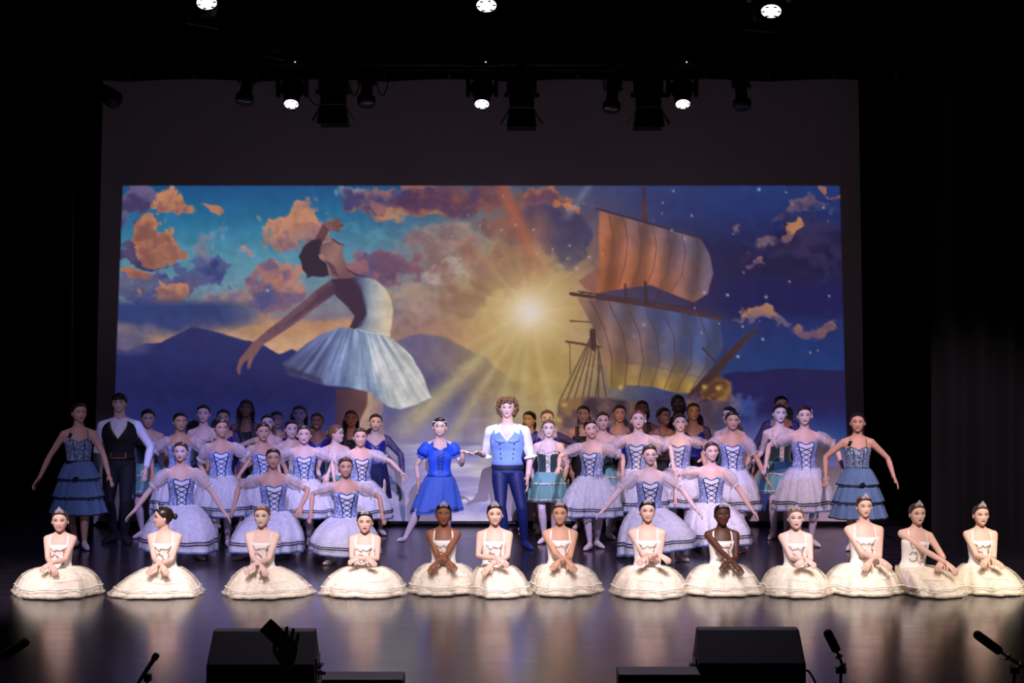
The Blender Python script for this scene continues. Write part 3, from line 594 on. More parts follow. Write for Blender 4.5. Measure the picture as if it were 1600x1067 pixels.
for a_, b_, sag, lab in (((470,122), (505,160), 18, 'black cable looping from the leftmost lit lamp to the barn door lamp'), ((545,130), (562,128), 20, 'black cable looping between left barn door lamp and profile spot'), ((588,128), (608,122), 24, 'black cable looping to the right of the left profile spots')):
    A_, B_ = W(*a_, YB-0.1), W(*b_, YB-0.1); k = np.linspace(0, 1, 14)[:, None]
    pts = A_*(1-k)+B_*k; pts[:, 2] -= (sag/125)*4*(k*(1-k))[:, 0]
    tag(ob('cable', MB().tube(pts-A_, 0.008, 6), M_BLACK, None, True, tuple(A_)), lab, 'cable', 'cables on the rear pipe')

# ---------------------------------------------------------------- loudspeakers, microphones at the stage edge
def wedge(px0, px1, pyt, pyb, Y, h, label, mirror=False):
    s = FPX/Y; x0, x1 = (px0-800)/s, (px1-800)/s; hw = (x1-x0)/2
    t = thing('monitor_wedge', label, 'loudspeaker', ((x0+x1)/2, Y, 0), 'floor monitors at the stage edge')
    d = 0.22; zb_ = CAMZ-(pyb-HOR)/s
    # profile seen from the side (y, z): back face, sloping top facing the seats, grille facing the dancers
    prof = [(-d, 0), (-d, zb_), (-0.02, h), (0.08, h), (0.30, 0.08), (0.30, 0)]
    A_ = np.array([(-hw, y, z) for y, z in prof]); B_ = A_+[2*hw, 0, 0]; tp = 0.05*hw
    for Q, sg in ((A_, 1), (B_, -1)):
        Q[2:4, 0] += sg*tp
    n = len(prof); F = [tuple(range(n))[::-1], tuple(range(n, 2*n))]+[(i, (i+1) % n, n+(i+1) % n, n+i) for i in range(n)]
    bevel(ob('cabinet', MB().add(np.vstack([A_, B_]), F), mat('speaker_paint', (26,23,21), 0.7, noise=(40, 0.2)), t, False), 0.012, 2)
    g = MB(); P0, P1 = np.array([0, 0.085, h-0.02]), np.array([0, 0.305, 0.10]); nn = np.array([0, 0.82, 0.57])*0.008
    g.add([P0+[-hw*0.88,0,0]+nn, P0+[hw*0.88,0,0]+nn, P1+[hw*0.92,0,0]+nn, P1+[-hw*0.92,0,0]+nn], [(0,1,2,3)]); ob('grille', g, M_FOAM, t, False)
    sx = 1 if not mirror else -1
    ob('side_panel', MB().box((sx*hw-0.004, -0.12, 0.06), (sx*hw+0.006, 0.1, 0.3)), M_BLACKM, t, False)
    ob('handle', MB().tube([(sx*(hw+0.004), -0.06, 0.22), (sx*(hw+0.03), -0.03, 0.24), (sx*(hw+0.03), 0.03, 0.24), (sx*(hw+0.004), 0.06, 0.22)], 0.01, 6), M_BLACK, t)
    ob('socket', MB().tube([(sx*hw, 0.0, 0.15), (sx*(hw+0.012), 0.0, 0.15)], 0.025, 10), M_STEEL, t)
    return t
w1 = wedge(330, 497, 984, 1031, 12.75, 0.485, 'black floor monitor behind the raised hand')
wedge(1085, 1252, 981, 1029, 12.75, 0.495, 'black floor monitor between the right low box and the upright windscreen microphone', True)
def low_box(px0, px1, pyt, Y, label):
    s = FPX/Y; x0, x1 = (px0-800)/s, (px1-800)/s; h = CAMZ-(pyt-HOR)/s
    t = thing('low_speaker', label, 'loudspeaker', ((x0+x1)/2, Y, 0), 'low speaker boxes at the stage edge'); hw = (x1-x0)/2
    bevel(ob('cabinet', MB().box((-hw, -0.12, 0), (hw, 0.16, h)), mat('speaker_paint', (26,23,21), 0.7), t, False), 0.01, 2)
    ob('grille', MB().box((-hw*0.94, 0.16, 0.02), (hw*0.94, 0.168, h-0.02)), M_FOAM, t, False)
    for sx in (-1, 1): ob('foot', MB().box((sx*hw*0.8-0.02, -0.13, 0), (sx*hw*0.8+0.02, -0.11, 0.02)), M_BLACK, t, False)
low_box(506, 631, 1056, 12.4, 'low black speaker box just right of the monitor with the raised hand')
low_box(965, 1092, 1048, 12.4, 'low black speaker box left of the right floor monitor')
def cablething(pts, label, r=0.008, m=M_BLACK):
    pts = np.array(pts, float); k = np.linspace(0, len(pts)-1, 30); P = np.stack([np.interp(k, range(len(pts)), pts[:, j]) for j in range(3)], 1)
    for _ in range(4): P[1:-1] = (P[:-2]+2*P[1:-1]+P[2:])/4
    return tag(ob('cable', MB().tube(P-P[0], r, 6), m, None, True, tuple(P[0])), label, 'cable')
a_ = W(1253, 1046, 12.7); cablething([a_, a_+[0.05,0,-0.01], a_+[0.1,-0.02,-0.1], [a_[0]+0.14, 12.6, 0.01], [a_[0]+0.5, 12.45, 0.01]], 'thin black cable leaving the right floor monitor')
a_ = W(497, 1051, 12.72); c = thing('cable', 'red cable with a bright blue plug in the left floor monitor', 'cable', tuple(a_))
ob('plug', MB().tube([(0,0,0), (0.02,0,0), (0.045,0,-0.002), (0.055,0,-0.004)], [0.012,0.017,0.015,0.008], 10), mat('blue_plug', (60,80,230), 0.4), c)
ob('lead', MB().tube([(0.05,0,-0.004), (0.09,-0.02,-0.02), (0.15,-0.05,-0.08), (0.2,-0.1,-a_[2]+0.01)], 0.006, 6), mat('red_cable', (96,26,22), 0.5), c)
def windscreen_mic(tip, end, tail, Y, label, sc=1.0):
    s = FPX/Y; A_, B_, T_ = W(*tip, Y), W(*end, Y), W(*tail, Y-0.05); base = np.array([B_[0]+0.02, Y, 0.0])
    t = thing('shotgun_microphone', label, 'microphone', tuple(base), 'windscreen microphones at the stage edge')
    A_, B_, T_ = A_-base, B_-base, T_-base; d = (B_-A_)/np.linalg.norm(B_-A_); L_ = np.linalg.norm(B_-A_)
    k = np.array([0, 0.02, 0.06, 0.12, 0.5, 0.92, 0.98, 1.0]); ob('windscreen', MB().tube(A_+np.outer(k*L_, d), np.array([0.006,0.018,0.027,0.032,0.033,0.032,0.027,0.018])*sc, 14), M_FOAM, t)
    ob('microphone_body', MB().tube([B_-d*0.02, B_+(T_-B_)*0.6, T_], [0.011,0.011,0.010], 10), M_STEEL, t)
    for f in (0.25, 0.7):
        c_ = B_+(T_-B_)*f; ob('shock_ring', MB().tube([c_-d*0.008, c_+d*0.008], [0.026, 0.026], 12), M_REDP, t)
    mid = B_+(T_-B_)*0.5+[0, 0, -0.06]; ob('shock_mount', MB().box(tuple(mid-[0.035,0.02,0.025]), tuple(mid+[0.035,0.02,0.02])), M_BLACK, t, False)
    ob('pole', MB().tube([mid+[0,0,-0.02], [mid[0], 0, 0.03]], 0.011, 8), M_BLACKM, t); ob('base', MB().tube([(mid[0],0,0), (mid[0],0,0.02), (mid[0],0,0.03)], [0.11,0.11,0.03], 18), M_BLACKM, t)
windscreen_mic((1291, 984), (1308, 1018), (1320, 1048), 12.6, 'upright microphone with black foam windscreen, just right of the right floor monitor')
windscreen_mic((1522, 988), (1564, 1019), (1606, 1048), 12.6, 'slanted microphone with black foam windscreen in the lower right corner')
windscreen_mic((45, 1000), (3, 1026), (-32, 1048), 12.6, 'slanted microphone with black foam windscreen in the lower left corner')
def hand_mic():
    Y = 12.6; A_, T_ = W(246, 1021, Y), W(216, 1067, Y); base = np.array([T_[0], Y, 0.0]); t = thing('handheld_microphone', 'slim black microphone on a stand left of the left floor monitor', 'microphone', tuple(base))
    A_ = A_-base; T_ = T_-base; d = (T_-A_)/np.linalg.norm(T_-A_); ob('grille_head', MB().tube([A_, A_+d*0.01, A_+d*0.04, A_+d*0.055], [0.014,0.024,0.024,0.017], 12), M_FOAM, t)
    ob('handle', MB().tube([A_+d*0.055, A_+d*0.2, A_+d*0.26], [0.017,0.013,0.011], 12), M_BLACKM, t); ob('chrome_band', MB().tube([A_+d*0.1, A_+d*0.19], [0.0165,0.0145], 12), M_STEEL, t)
    q = A_+d*0.17; ob('clip', MB().box(tuple(q-[0.0,0.025,0.05]), tuple(q+[0.05,0.025,0.0])), M_BLACK, t, False)
    ob('pole', MB().tube([q+[0.02,0,-0.04], [q[0]+0.02,0,0.03]], 0.011, 8), M_BLACKM, t); ob('base', MB().tube([(q[0]+0.02,0,0), (q[0]+0.02,0,0.02), (q[0]+0.02,0,0.03)], [0.11,0.11,0.03], 18), M_BLACKM, t)
hand_mic()

# ---------------------------------------------------------------- people: figure builder
RZ = np.array([-.075,-.045,-.02,.0,.04,.085,.14,.19,.235,.258,.276,.292,.308,.325,.345,.40])
RA = np.array([ .035, .078, .096,.100,.092,.076,.081,.090,.094,.092,.082,.064,.045,.0355,.0325,.030])
RB = np.array([ .030, .056, .066,.067,.060,.051,.055,.062,.056,.050,.045,.040,.036,.033,.032,.031])
RY = np.array([ .004, .006, .006,.004,.000,.000,.000,-.004,.000,.004,.007,.008,.008,.006,.002,-.004])
TH24 = np.arange(24)*2*math.pi/24
def nrm(v): v = np.asarray(v, float); return v/(np.linalg.norm(v)+1e-12)
def rotm(yaw, pitch=0, roll=0): return np.array((Matrix.Rotation(yaw, 3, 'Z')@Matrix.Rotation(pitch, 3, 'X')@Matrix.Rotation(roll, 3, 'Y')))
def ik(a, c, l1, l2, pole):
    a, c = np.asarray(a, float), np.asarray(c, float); d = c-a; L_ = np.linalg.norm(d); mx = (l1+l2)*0.997
    if L_ > mx: c = a+d/L_*mx; d = c-a; L_ = mx
    u = d/L_; x = (l1*l1-l2*l2+L_*L_)/(2*L_); h = math.sqrt(max(1e-6, l1*l1-x*x))
    p = np.asarray(pole, float); p = nrm(p-u*np.dot(p, u)); return a+u*x+p*h, c

HZ = np.array([-.52,-.49,-.44,-.36,-.26,-.12,0,.1,.25,.36,.43,.475,.495]); HWd = np.array([.02,.11,.175,.245,.30,.345,.362,.366,.348,.29,.215,.125,.03])
HF = np.array([.16,.31,.37,.385,.39,.395,.395,.41,.395,.31,.22,.12,.03]); HB = np.array([-.14,-.06,.02,.14,.27,.39,.45,.47,.44,.36,.27,.16,.03])
def hbump(x, z):
    g = lambda cx, cz, sx, sz: np.exp(-((x-cx)/sx)**2-((z-cz)/sz)**2)
    return (0.085*g(0,-.145,.045,.05)+0.045*g(0,-.06,.035,.08)+0.022*g(0,-.27,.10,.045)+0.02*g(0,-.43,.08,.05)
            -0.028*(g(.155,.005,.075,.05)+g(-.155,.005,.075,.05))+0.015*(g(.19,-.12,.08,.07)+g(-.19,-.12,.08,.07))+0.012*g(0,.09,.2,.03))
def hfront(x, z):
    a = np.interp(z, HZ, HWd); f = np.interp(z, HZ, HF); return -(f*np.sqrt(np.maximum(0, 1-np.minimum(1, np.abs(x/a))**2.3))+hbump(x, z))
def head_mb(hh, smile, width=1.0):
    mb = MB(); zs = np.concatenate([np.linspace(-.52, -.40, 5), np.linspace(-.36, .2, 19), np.linspace(.25, .495, 9)]); n = 44; th = np.arange(n)*2*math.pi/n
    R_ = []
    for z in zs:
        a, f, b = np.interp(z, HZ, HWd), np.interp(z, HZ, HF), np.interp(z, HZ, HB); x = a*np.sin(th); c = np.cos(th)
        y = np.where(c > 0, -f*np.abs(c)**0.87-hbump(x, z)*np.clip(c*2, 0, 1), b*np.abs(c))
        R_.append(np.stack([x*width, y, np.full(n, z)], 1)*hh)
    mb.loft(R_)
    for sg in (-1, 1):
        mb.ell((sg*.372*hh*width, .03*hh, -.07*hh), (.028*hh, .065*hh, .115*hh), 10, 6, 0, rotm(sg*0.35))
    def patch(x0, x1, up, lo, mi, off, n=9):
        xs_ = np.linspace(x0, x1, n); P = []
        for q in (0, 0.5, 1):
            zz = up(xs_)*(1-q)+lo(xs_)*q; P.append(np.stack([xs_*width, hfront(xs_, zz)-off, zz], 1)*hh)
        mb.grid(P, False, mi)
    for sg in (-1, 1):
        cx = sg*.158; e = lambda x: np.sqrt(np.maximum(0, 1-((x-cx)/.075)**2))
        patch(cx-.075, cx+.075, lambda x: .012+.032*e(x), lambda x: .012-.026*e(x), 1, .006)
        patch(cx-.03, cx+.03, lambda x: .012+.030*np.sqrt(np.maximum(0, 1-((x-cx)/.031)**2)), lambda x: .012-.024*np.sqrt(np.maximum(0, 1-((x-cx)/.031)**2)), 2, .010, 7)
        patch(cx-.085, cx+.085, lambda x: .026+.034*e(x), lambda x: .010+.030*e(x), 3, .012)
        bz = lambda x: .098+.022*np.cos((x-cx)/.10*1.3)
        patch(cx-.09, cx+.09, lambda x: bz(x)+.012, lambda x: bz(x)-.010, 3, .008)
    if smile >= 2:
        cv = lambda x: -.272+2.9*x*x
        patch(-.125, .125, lambda x: cv(x)+.030*np.sqrt(np.maximum(0, 1-(x/.126)**2))+.004, lambda x: cv(x)-.052*np.sqrt(np.maximum(0, 1-(x/.126)**2)), 4, .008, 11)
        patch(-.092, .092, lambda x: cv(x)+.008*np.sqrt(np.maximum(0, 1-(x/.099)**2)), lambda x: cv(x)-.022*np.sqrt(np.maximum(0, 1-(x/.099)**2)), 5, .013, 9)
    else:
        k = 1.6 if smile else 0.2; wl = .105 if smile else .088
        cv = lambda x: -.270+k*x*x
        patch(-wl, wl, lambda x: cv(x)+.024*np.sqrt(np.maximum(0, 1-(x/(wl+.001))**2)), lambda x: cv(x)-.030*np.sqrt(np.maximum(0, 1-(x/(wl+.001))**2)), 4, .008)
        patch(-wl*.95, wl*.95, lambda x: cv(x)+.004+0*x, lambda x: cv(x)-.004+0*x, 3, .011)
    return mb
def hair_cap(hh, style, width=1.0):
    mb = MB(); n = 40; th = np.arange(n)*2*math.pi/n; m_ = 12; P = []
    at = np.abs((th+math.pi) % (2*math.pi)-math.pi)
    zb_ = np.interp(at, [0, .45, .8, 1.1, 1.35, 1.6, 1.85, 2.2, 3.15], [.335,.315,.26,.14,.02,-.02,-.2,-.33,-.36])
    if style == 'short': zb_ = np.interp(at, [0, .5, .9, 1.15, 1.4, 1.6, 1.85, 2.2, 3.15], [.21,.20,.16,.05,-.02,-.02,-.15,-.26,-.28])
    off = .028 if style != 'short' else .055
    for k in range(m_+1):
        q = (k/m_)**0.75; z = .497-(.497-zb_)*q; a, f, b = np.interp(z, HZ, HWd), np.interp(z, HZ, HF), np.interp(z, HZ, HB); c = np.cos(th)
        o_ = off*(1 if k < m_ else 0.1); b = np.maximum(b, .12)
        x = (a+o_)*np.sin(th); y = np.where(c > 0, -(f+o_+np.where(c > 0, 0.0, 0))*np.abs(c)**0.87, (b+o_)*np.abs(c)); P.append(np.stack([x*width, y, z+o_*(1-q)], 1)*hh)
    mb.grid(P[::-1], True); mb.add(P[0], [tuple(range(n))])
    if style == 'short':
        rs = np.random.RandomState(3)
        for k in range(26):
            a = rs.uniform(-1.2, 1.2); x = .33*math.sin(a); p0 = np.array([x*0.7, -.30*math.cos(a), .43]); p1 = np.array([x*1.05, -.44*math.cos(a)+0.02, .30]); p2 = np.array([x*1.08+.03, -.445*math.cos(a), .17+rs.uniform(-.03, .03)])
            mb.tube(np.array([p0, p1, p2])*hh, np.array([.04,.045,.012])*hh, 6)
    elif style == 'long':
        for sg in (-1, 1): mb.tube(np.array([(sg*.30,.12,.1), (sg*.35,.2,-.25), (sg*.33,.22,-.62), (sg*.28,.22,-.9)])*hh, np.array([.12,.13,.12,.05])*hh, 10)
        mb.tube(np.array([(0,.36,.1), (0,.38,-.4), (0,.34,-.9)])*hh, np.array([.2,.22,.08])*hh, 10)
    elif style != 'short':
        c = np.array([0, .56, .02])*hh; mb.ell(c, np.array([.15,.12,.15])*hh, 12, 8)
    return mb
def curly(hh):
    rs = np.random.RandomState(11); mb = MB()
    for k in range(260):
        u = rs.uniform(-1, 1); th = rs.uniform(0, 2*math.pi); z = .04+.50*u
        at = abs((th+math.pi) % (2*math.pi)-math.pi)
        if (at < 0.95 and z < .24+.04*rs.rand()) : continue
        if z < -.44: continue
        a, b = .53, .56; k_ = math.sqrt(max(.05, 1-((z-.05)/.56)**2)); p = np.array([a*k_*math.sin(th), -(.47 if at < 1.4 else b)*k_*math.cos(th)+.03, z+.04])
        r = rs.uniform(.07, .115); c = [p+np.array([math.cos(q)*r*.6, math.sin(q*1.3)*r*.5, math.sin(q)*r*.7]) for q in np.linspace(rs.uniform(0, 3), rs.uniform(4, 7.5), 7)]
        mb.tube(np.array(c)*hh, np.array([.02,.035,.045,.045,.04,.032,.012])*hh*1.25, 6)
    return mb
def hand(mb, w, d, n, th, hl, curl=0.35, mi=0, spread=0.05):
    d = nrm(d); n = nrm(np.asarray(n)-d*np.dot(n, d)); s_ = nrm(np.asarray(th)-d*np.dot(th, d)-n*np.dot(th, n)); a8 = np.arange(8)*2*math.pi/8
    R_ = []
    for t_, hw, ht in ((-.14,.135,.115), (.0,.145,.11), (.15,.19,.105), (.35,.225,.095), (.5,.225,.075), (.55,.17,.05)):
        R_.append(w+d*t_*hl+np.outer(np.cos(a8)*hw*hl, s_)+np.outer(np.sin(a8)*ht*hl, n))
    mb.loft(R_, mi)
    for off, ln in ((.165,.42), (.055,.47), (-.055,.44), (-.16,.34)):
        p = w+d*.47*hl+s_*off*hl; dd = nrm(d+s_*off*spread*6); pts = [p-dd*.04*hl]; r = [.05]
        for k, f in enumerate((.44,.32,.24)):
            a = curl*(k+0.6)*0.55; v = dd*math.cos(a)+n*math.sin(a); p = p+v*ln*f*hl; pts.append(p); r.append((.05,.046,.034)[k])
        mb.tube(pts, np.array(r)*hl, 6, mi)
    p = w+d*.12*hl+s_*.13*hl; v = nrm(d*.72+s_*.62+n*.25); q = p+v*.26*hl; v2 = nrm(d*.9+s_*.25+n*.3)
    mb.tube([p, p+v*.12*hl, q, q+v2*.1*hl, q+v2*.19*hl], np.array([.07,.068,.056,.05,.032])*hl, 6, mi)

class Fig: pass
FIGS = []
def figure(name_label, hx, ty, Z, pose='stand', skin_k='fair', hair='dark', costume='B', yaw=0, lean=0, side=0, hyaw=0, hpitch=0, hroll=0, smile=1,
           L=None, R=None, Lp=None, Rp=None, Lh=None, Rh=None, H=None, hh=None, hairstyle='bun', shw=1.0, feet=None, opts=None, vox=0.012, pelvis=None):
    f = Fig(); f.__dict__.update(locals()); f.opts = opts or {}
    z0 = f.opts.get('z0', 0.0); s = FPX/Z; top = CAMZ-(ty-HOR)/s-0.012-z0; f.s = s
    if pose == 'stand': f.H = H or top/1.0; f.pz = .52*f.H
    elif pose == 'kneel': f.H = H or 1.60; f.pz = top-.48*f.H
    else: f.H = H or 1.42; f.pz = top-.48*f.H
    H_ = f.H; f.hh = hh or (.150*H_ if H_ < 1.45 else (.140*H_ if H_ < 1.6 else .134*H_)); f.hh = min(f.hh, .225)
    f.x = (hx-800)/s; f.root = None
    f.T = np.eye(4); f.T[:3,:3] = rotm(math.radians(yaw), math.radians(lean), math.radians(side)); f.T[:3,3] = (0, 0, f.pz)
    # keep the head over the given column even when the trunk leans
    hp = f.T[:3,:3]@np.array([0,0,.42*H_]); f.x -= hp[0]*(0 if pose != 'x' else 1); f.T[0,3] = -hp[0]; f.T[1,3] = 0
    tp = lambda p: f.T[:3,:3]@np.asarray(p, float)+f.T[:3,3]; f.tp = tp
    J = f.J = {}
    for sg, k in ((-1, 'L'), (1, 'R')):
        sh = tp((sg*.098*H_*shw, .006*H_, .263*H_)); J['sh'+k] = sh; tgt = L if k == 'L' else R; pole = (Lp if k == 'L' else Rp) or ((sg*.9, .5, -.15) if pose != 'sit' else (sg*.42, .6, -.25))
        if tgt is None: wr = sh+np.array([sg*.025, -.04, -.302*H_])
        elif len(tgt) == 3 and isinstance(tgt[0], float) and abs(tgt[0]) < 5: wr = np.array(tgt)+[0, 0, 0]
        else:
            dy = tgt[2] if len(tgt) > 2 else 0.0; wp = W(tgt[0], tgt[1], Z+dy); wr = np.array([wp[0]-f.x, dy, wp[2]-z0])
        l1, l2 = .172*H_, .150*H_; D_ = np.linalg.norm(wr-sh)
        if D_ > (l1+l2)*0.995: k_ = min(1.14, D_/((l1+l2)*0.995)); l1 *= k_; l2 *= k_
        e, wr = ik(sh, wr, l1, l2, pole); J['el'+k] = e; J['wr'+k] = wr
    for sg, k in ((-1, 'L'), (1, 'R')): J['hp'+k] = tp((sg*.052*H_, 0, -.01*H_))
    tl, sl = .245*H_, .243*H_
    def leg(k, ankle, pole, toe): 
        kn, an = ik(J['hp'+k], ankle, tl, sl, pole); J['kn'+k] = kn; J['an'+k] = an; J['toe'+k] = np.asarray(toe, float)
    if pose == 'stand':
        c = f.T[0,3]
        fl, fr = feet or ((-.07, 0.02), (.07, -.04))
        for k, (fx, fy), sg in (('L', fl, -1), ('R', fr, 1)): leg(k, (c*0.3+fx, fy, .05*H_), (0.15*sg, -1, 0), (sg*.45, -.9, 0))
    elif pose == 'kneel':
        up = f.opts.get('up', 1); ku, kd = ('R', 'L') if up > 0 else ('L', 'R')
        ft = f.opts.get('foot', (up*.26, -.20)); leg(ku, (ft[0], ft[1], .05*H_), (up*.25, -1, .1), (up*.6, -.8, 0)); J['kn'+ku] = np.array([ft[0]*.72, ft[1]*.5-.14, .33])
        J['kn'+kd] = np.array([-up*.10, -.02, .07+max(0, f.pz-.45)*0.6]); J['an'+kd] = np.array([-up*.16, .36, .07]); J['toe'+kd] = np.array([-up*.1, 1, -.15])
    else:
        for sg, k in ((-1, 'L'), (1, 'R')):
            J['kn'+k] = np.array([sg*.10, -.25, .08]); J['an'+k] = np.array([sg*.10, .06, .055]); J['toe'+k] = np.array([0, 1, 0])
    # ---- source shape for the continuous skin
    mb = MB(); rings = []
    for z, a, b, y in zip(RZ, RA, RB, RY):
        a = a*(1+(shw-1)*float(sst(.03, .2, z))); rings.append(np.stack([a*np.sin(TH24), -b*np.cos(TH24)+y, np.full(24, z)], 1)*H_)
    mb.loft(np.array(rings)[:, ::-1]); mb.xf(f.T)
    for k, sg in (('L', -1), ('R', 1)):
        sh, e, wr = J['sh'+k], J['el'+k], J['wr'+k]; inn = tp((sg*.05*H_, .006*H_, .255*H_)); q = np.linspace(0, 1, 5)[:, None]
        mb.ell(sh, np.array([.0305,.0305,.0305])*H_, 12, 8); mb.tube([f.tp((sg*.012*H_, .008*H_, .300*H_)), f.tp((sg*.05*H_*shw, .010*H_, .286*H_)), sh+f.T[:3,2]*.004*H_], np.array([.026,.024,.025])*H_, 10)
        pts = np.vstack([(sh*.9+e*.1)[None], (sh*.75+e*.25)[None], (sh*.55+e*.45)[None], e[None], (e*.7+wr*.3)[None], wr[None], (wr+(wr-e)*.06)[None]])
        pts[0:2] = [sh*.97+e*.03, sh*.78+e*.22]
        mb.tube(pts, np.array([.0295,.028,.0255,.0205,.022,.0145,.0135])*H_*(1+.12*(shw-1)*10*.3), 12)
        hp, kn, an = J['hp'+k], J['kn'+k], J['an'+k]; lw = f.opts.get('legw', 1.0)
        mb.tube([hp+nrm(hp-kn)*.03, hp*.75+kn*.25, hp*.4+kn*.6, kn, kn*.72+an*.28, kn*.35+an*.65, an+nrm(kn-an)*.01], np.array([.050,.052,.042,.031,.034,.026,.0185])*H_*lw, 12)
        td = nrm(J['toe'+k]); fz = .016*H_; a0 = an.copy()
        flat = abs(td[2]) < .1 and an[2] < .06*H_
        heel = a0-td*.018*H_; heel[2] = max(fz*1.1, heel[2]-.03*H_) if flat else heel[2]
        ball = a0+td*.075*H_; tip = a0+td*.115*H_
        if flat: ball[2] = fz; tip[2] = fz*.75
        mb.tube([a0+[0,0,.005], (a0+heel)/2, heel], np.array([.018,.02,.017])*H_, 10)
        mb.tube([heel, a0*.5+ball*.5-[0,0,.008], ball, tip], np.array([.0165,.021,.019,.009])*H_, 10)
    f.src = bpy.data.objects.new('src', mb.mesh('src', False)); COL.objects.link(f.src)
    m = f.src.modifiers.new('r', 'REMESH'); m.mode = 'VOXEL'; m.voxel_size = vox; m.use_smooth_shade = True
    m = f.src.modifiers.new('s', 'SMOOTH'); m.factor = 0.5; m.iterations = 5
    FIGS.append(f); return f
def surf(f, th, zf, off=0.0):
    H_ = f.H; w = 1+(f.shw-1)*sst(.03, .2, np.asarray(zf, float)); a = np.interp(zf, RZ, RA)*H_*w; b = np.interp(zf, RZ, RB)*H_; y = np.interp(zf, RZ, RY)*H_
    p = np.stack([(a+off)*np.sin(th), -(b+off)*np.cos(th)+y, np.asarray(zf)*H_+0*th], -1); return p@f.T[:3,:3].T+f.T[:3,3]
def surfn(f, th):
    n = np.stack([np.sin(th), -np.cos(th)*1.4, 0*th], -1); n /= np.linalg.norm(n, axis=-1, keepdims=True); return n@f.T[:3,:3].T
def shell(f, ztop, zbot, off=0.009, nz=9, n=40, mi=0, thick=True):
    th = np.arange(n)*2*math.pi/n; at = (th+math.pi) % (2*math.pi)-math.pi; zt, zb_ = ztop(at), zbot(at); P = []
    for k in range(nz+1): P.append(surf(f, th, zb_+(zt-zb_)*k/nz, off))
    if thick: P.append(surf(f, th, zt, 0.001)); P.insert(0, surf(f, th, zb_, 0.001))
    return MB().grid(P, True, mi, flip=True)
def srib(f, mb, path, width, off, mi=0, sub=6):                 # ribbon over the bodice along (angle, height) points
    path = np.array(path, float); k = np.linspace(0, len(path)-1, sub*(len(path)-1)+1); th = np.interp(k, range(len(path)), path[:,0]); z = np.interp(k, range(len(path)), path[:,1])
    return mb.ribbon(surf(f, th, z, off), surfn(f, th), width, mi)
class Skirt:
    def __init__(s, f, zw, zh, rx, ry, g, zf=lambda t: t, nf=11, amp=.02, dx=0, dy=0, tilt=0, seed=0, bulge=None, c=None):
        s.__dict__.update(locals()); rs = np.random.RandomState(seed+5); s.p = rs.rand(6)*6.28
        s.w0x = np.interp(s.zw_loc(), RZ, RA)*f.H+.012; s.w0y = np.interp(s.zw_loc(), RZ, RB)*f.H+.012
        s.cx, s.cy = (f.T[0,3]*(1-.15), 0) if c is None else c
    def zw_loc(s): return (s.zw-s.f.pz)/s.f.H
    def P(s, th, t, off=0.0):
        th, t = np.broadcast_arrays(np.asarray(th, float), np.asarray(t, float)); g = s.g(t); p = s.p
        fold = s.amp*g*(.8*np.sin(s.nf*th+p[0]+.8*np.sin(2*th+p[3]))+.5*np.sin((2*s.nf-3)*th+p[1]+.9*np.sin(3*th+p[4]))+.7*np.sin(3*th+p[2]))
        bx = 0 if s.bulge is None else s.bulge[1]*g*np.exp(-(((th-s.bulge[0]+math.pi) % (2*math.pi)-math.pi)/.65)**2)
        rX = s.w0x+(s.rx-s.w0x)*g+fold+off+bx; rY = s.w0y+(s.ry-s.w0y)*g+fold+off+bx
        x = s.cx+s.dx*t+np.sin(th)*rX; y = s.cy+s.dy*t-np.cos(th)*rY
        z = s.zw+(s.zh-s.zw)*s.zf(t)+s.tilt*t*t*np.sin(th)*rX+.25*s.amp*t*np.sin(5*th+p[4])*(1 if s.zh > .03 else 0)
        return np.stack([x, y, np.maximum(z, .004+.0*t)], -1)
    def layer(s, t0=0., t1=1., nt=12, n=84, off=0.0, mi=0, tf=None):
        th = np.arange(n)*2*math.pi/n; P = [s.P(th, (t0+(t1-t0)*k/nt) if tf is None else tf(th, k/nt), off) for k in range(nt+1)]
        return MB().grid(P, True, mi, flip=True)
    def band(s, t0, t1, off=.005, wob=0.0, n=84, mi=0):
        th = np.arange(n)*2*math.pi/n; w_ = wob*(np.sin(4*th+s.p[5])+.6*np.sin(9*th+s.p[1]))
        return MB().grid([s.P(th, t0+w_, off), s.P(th, (t0+t1)/2+w_, off*1.3), s.P(th, t1+w_, off)], True, mi, flip=True)
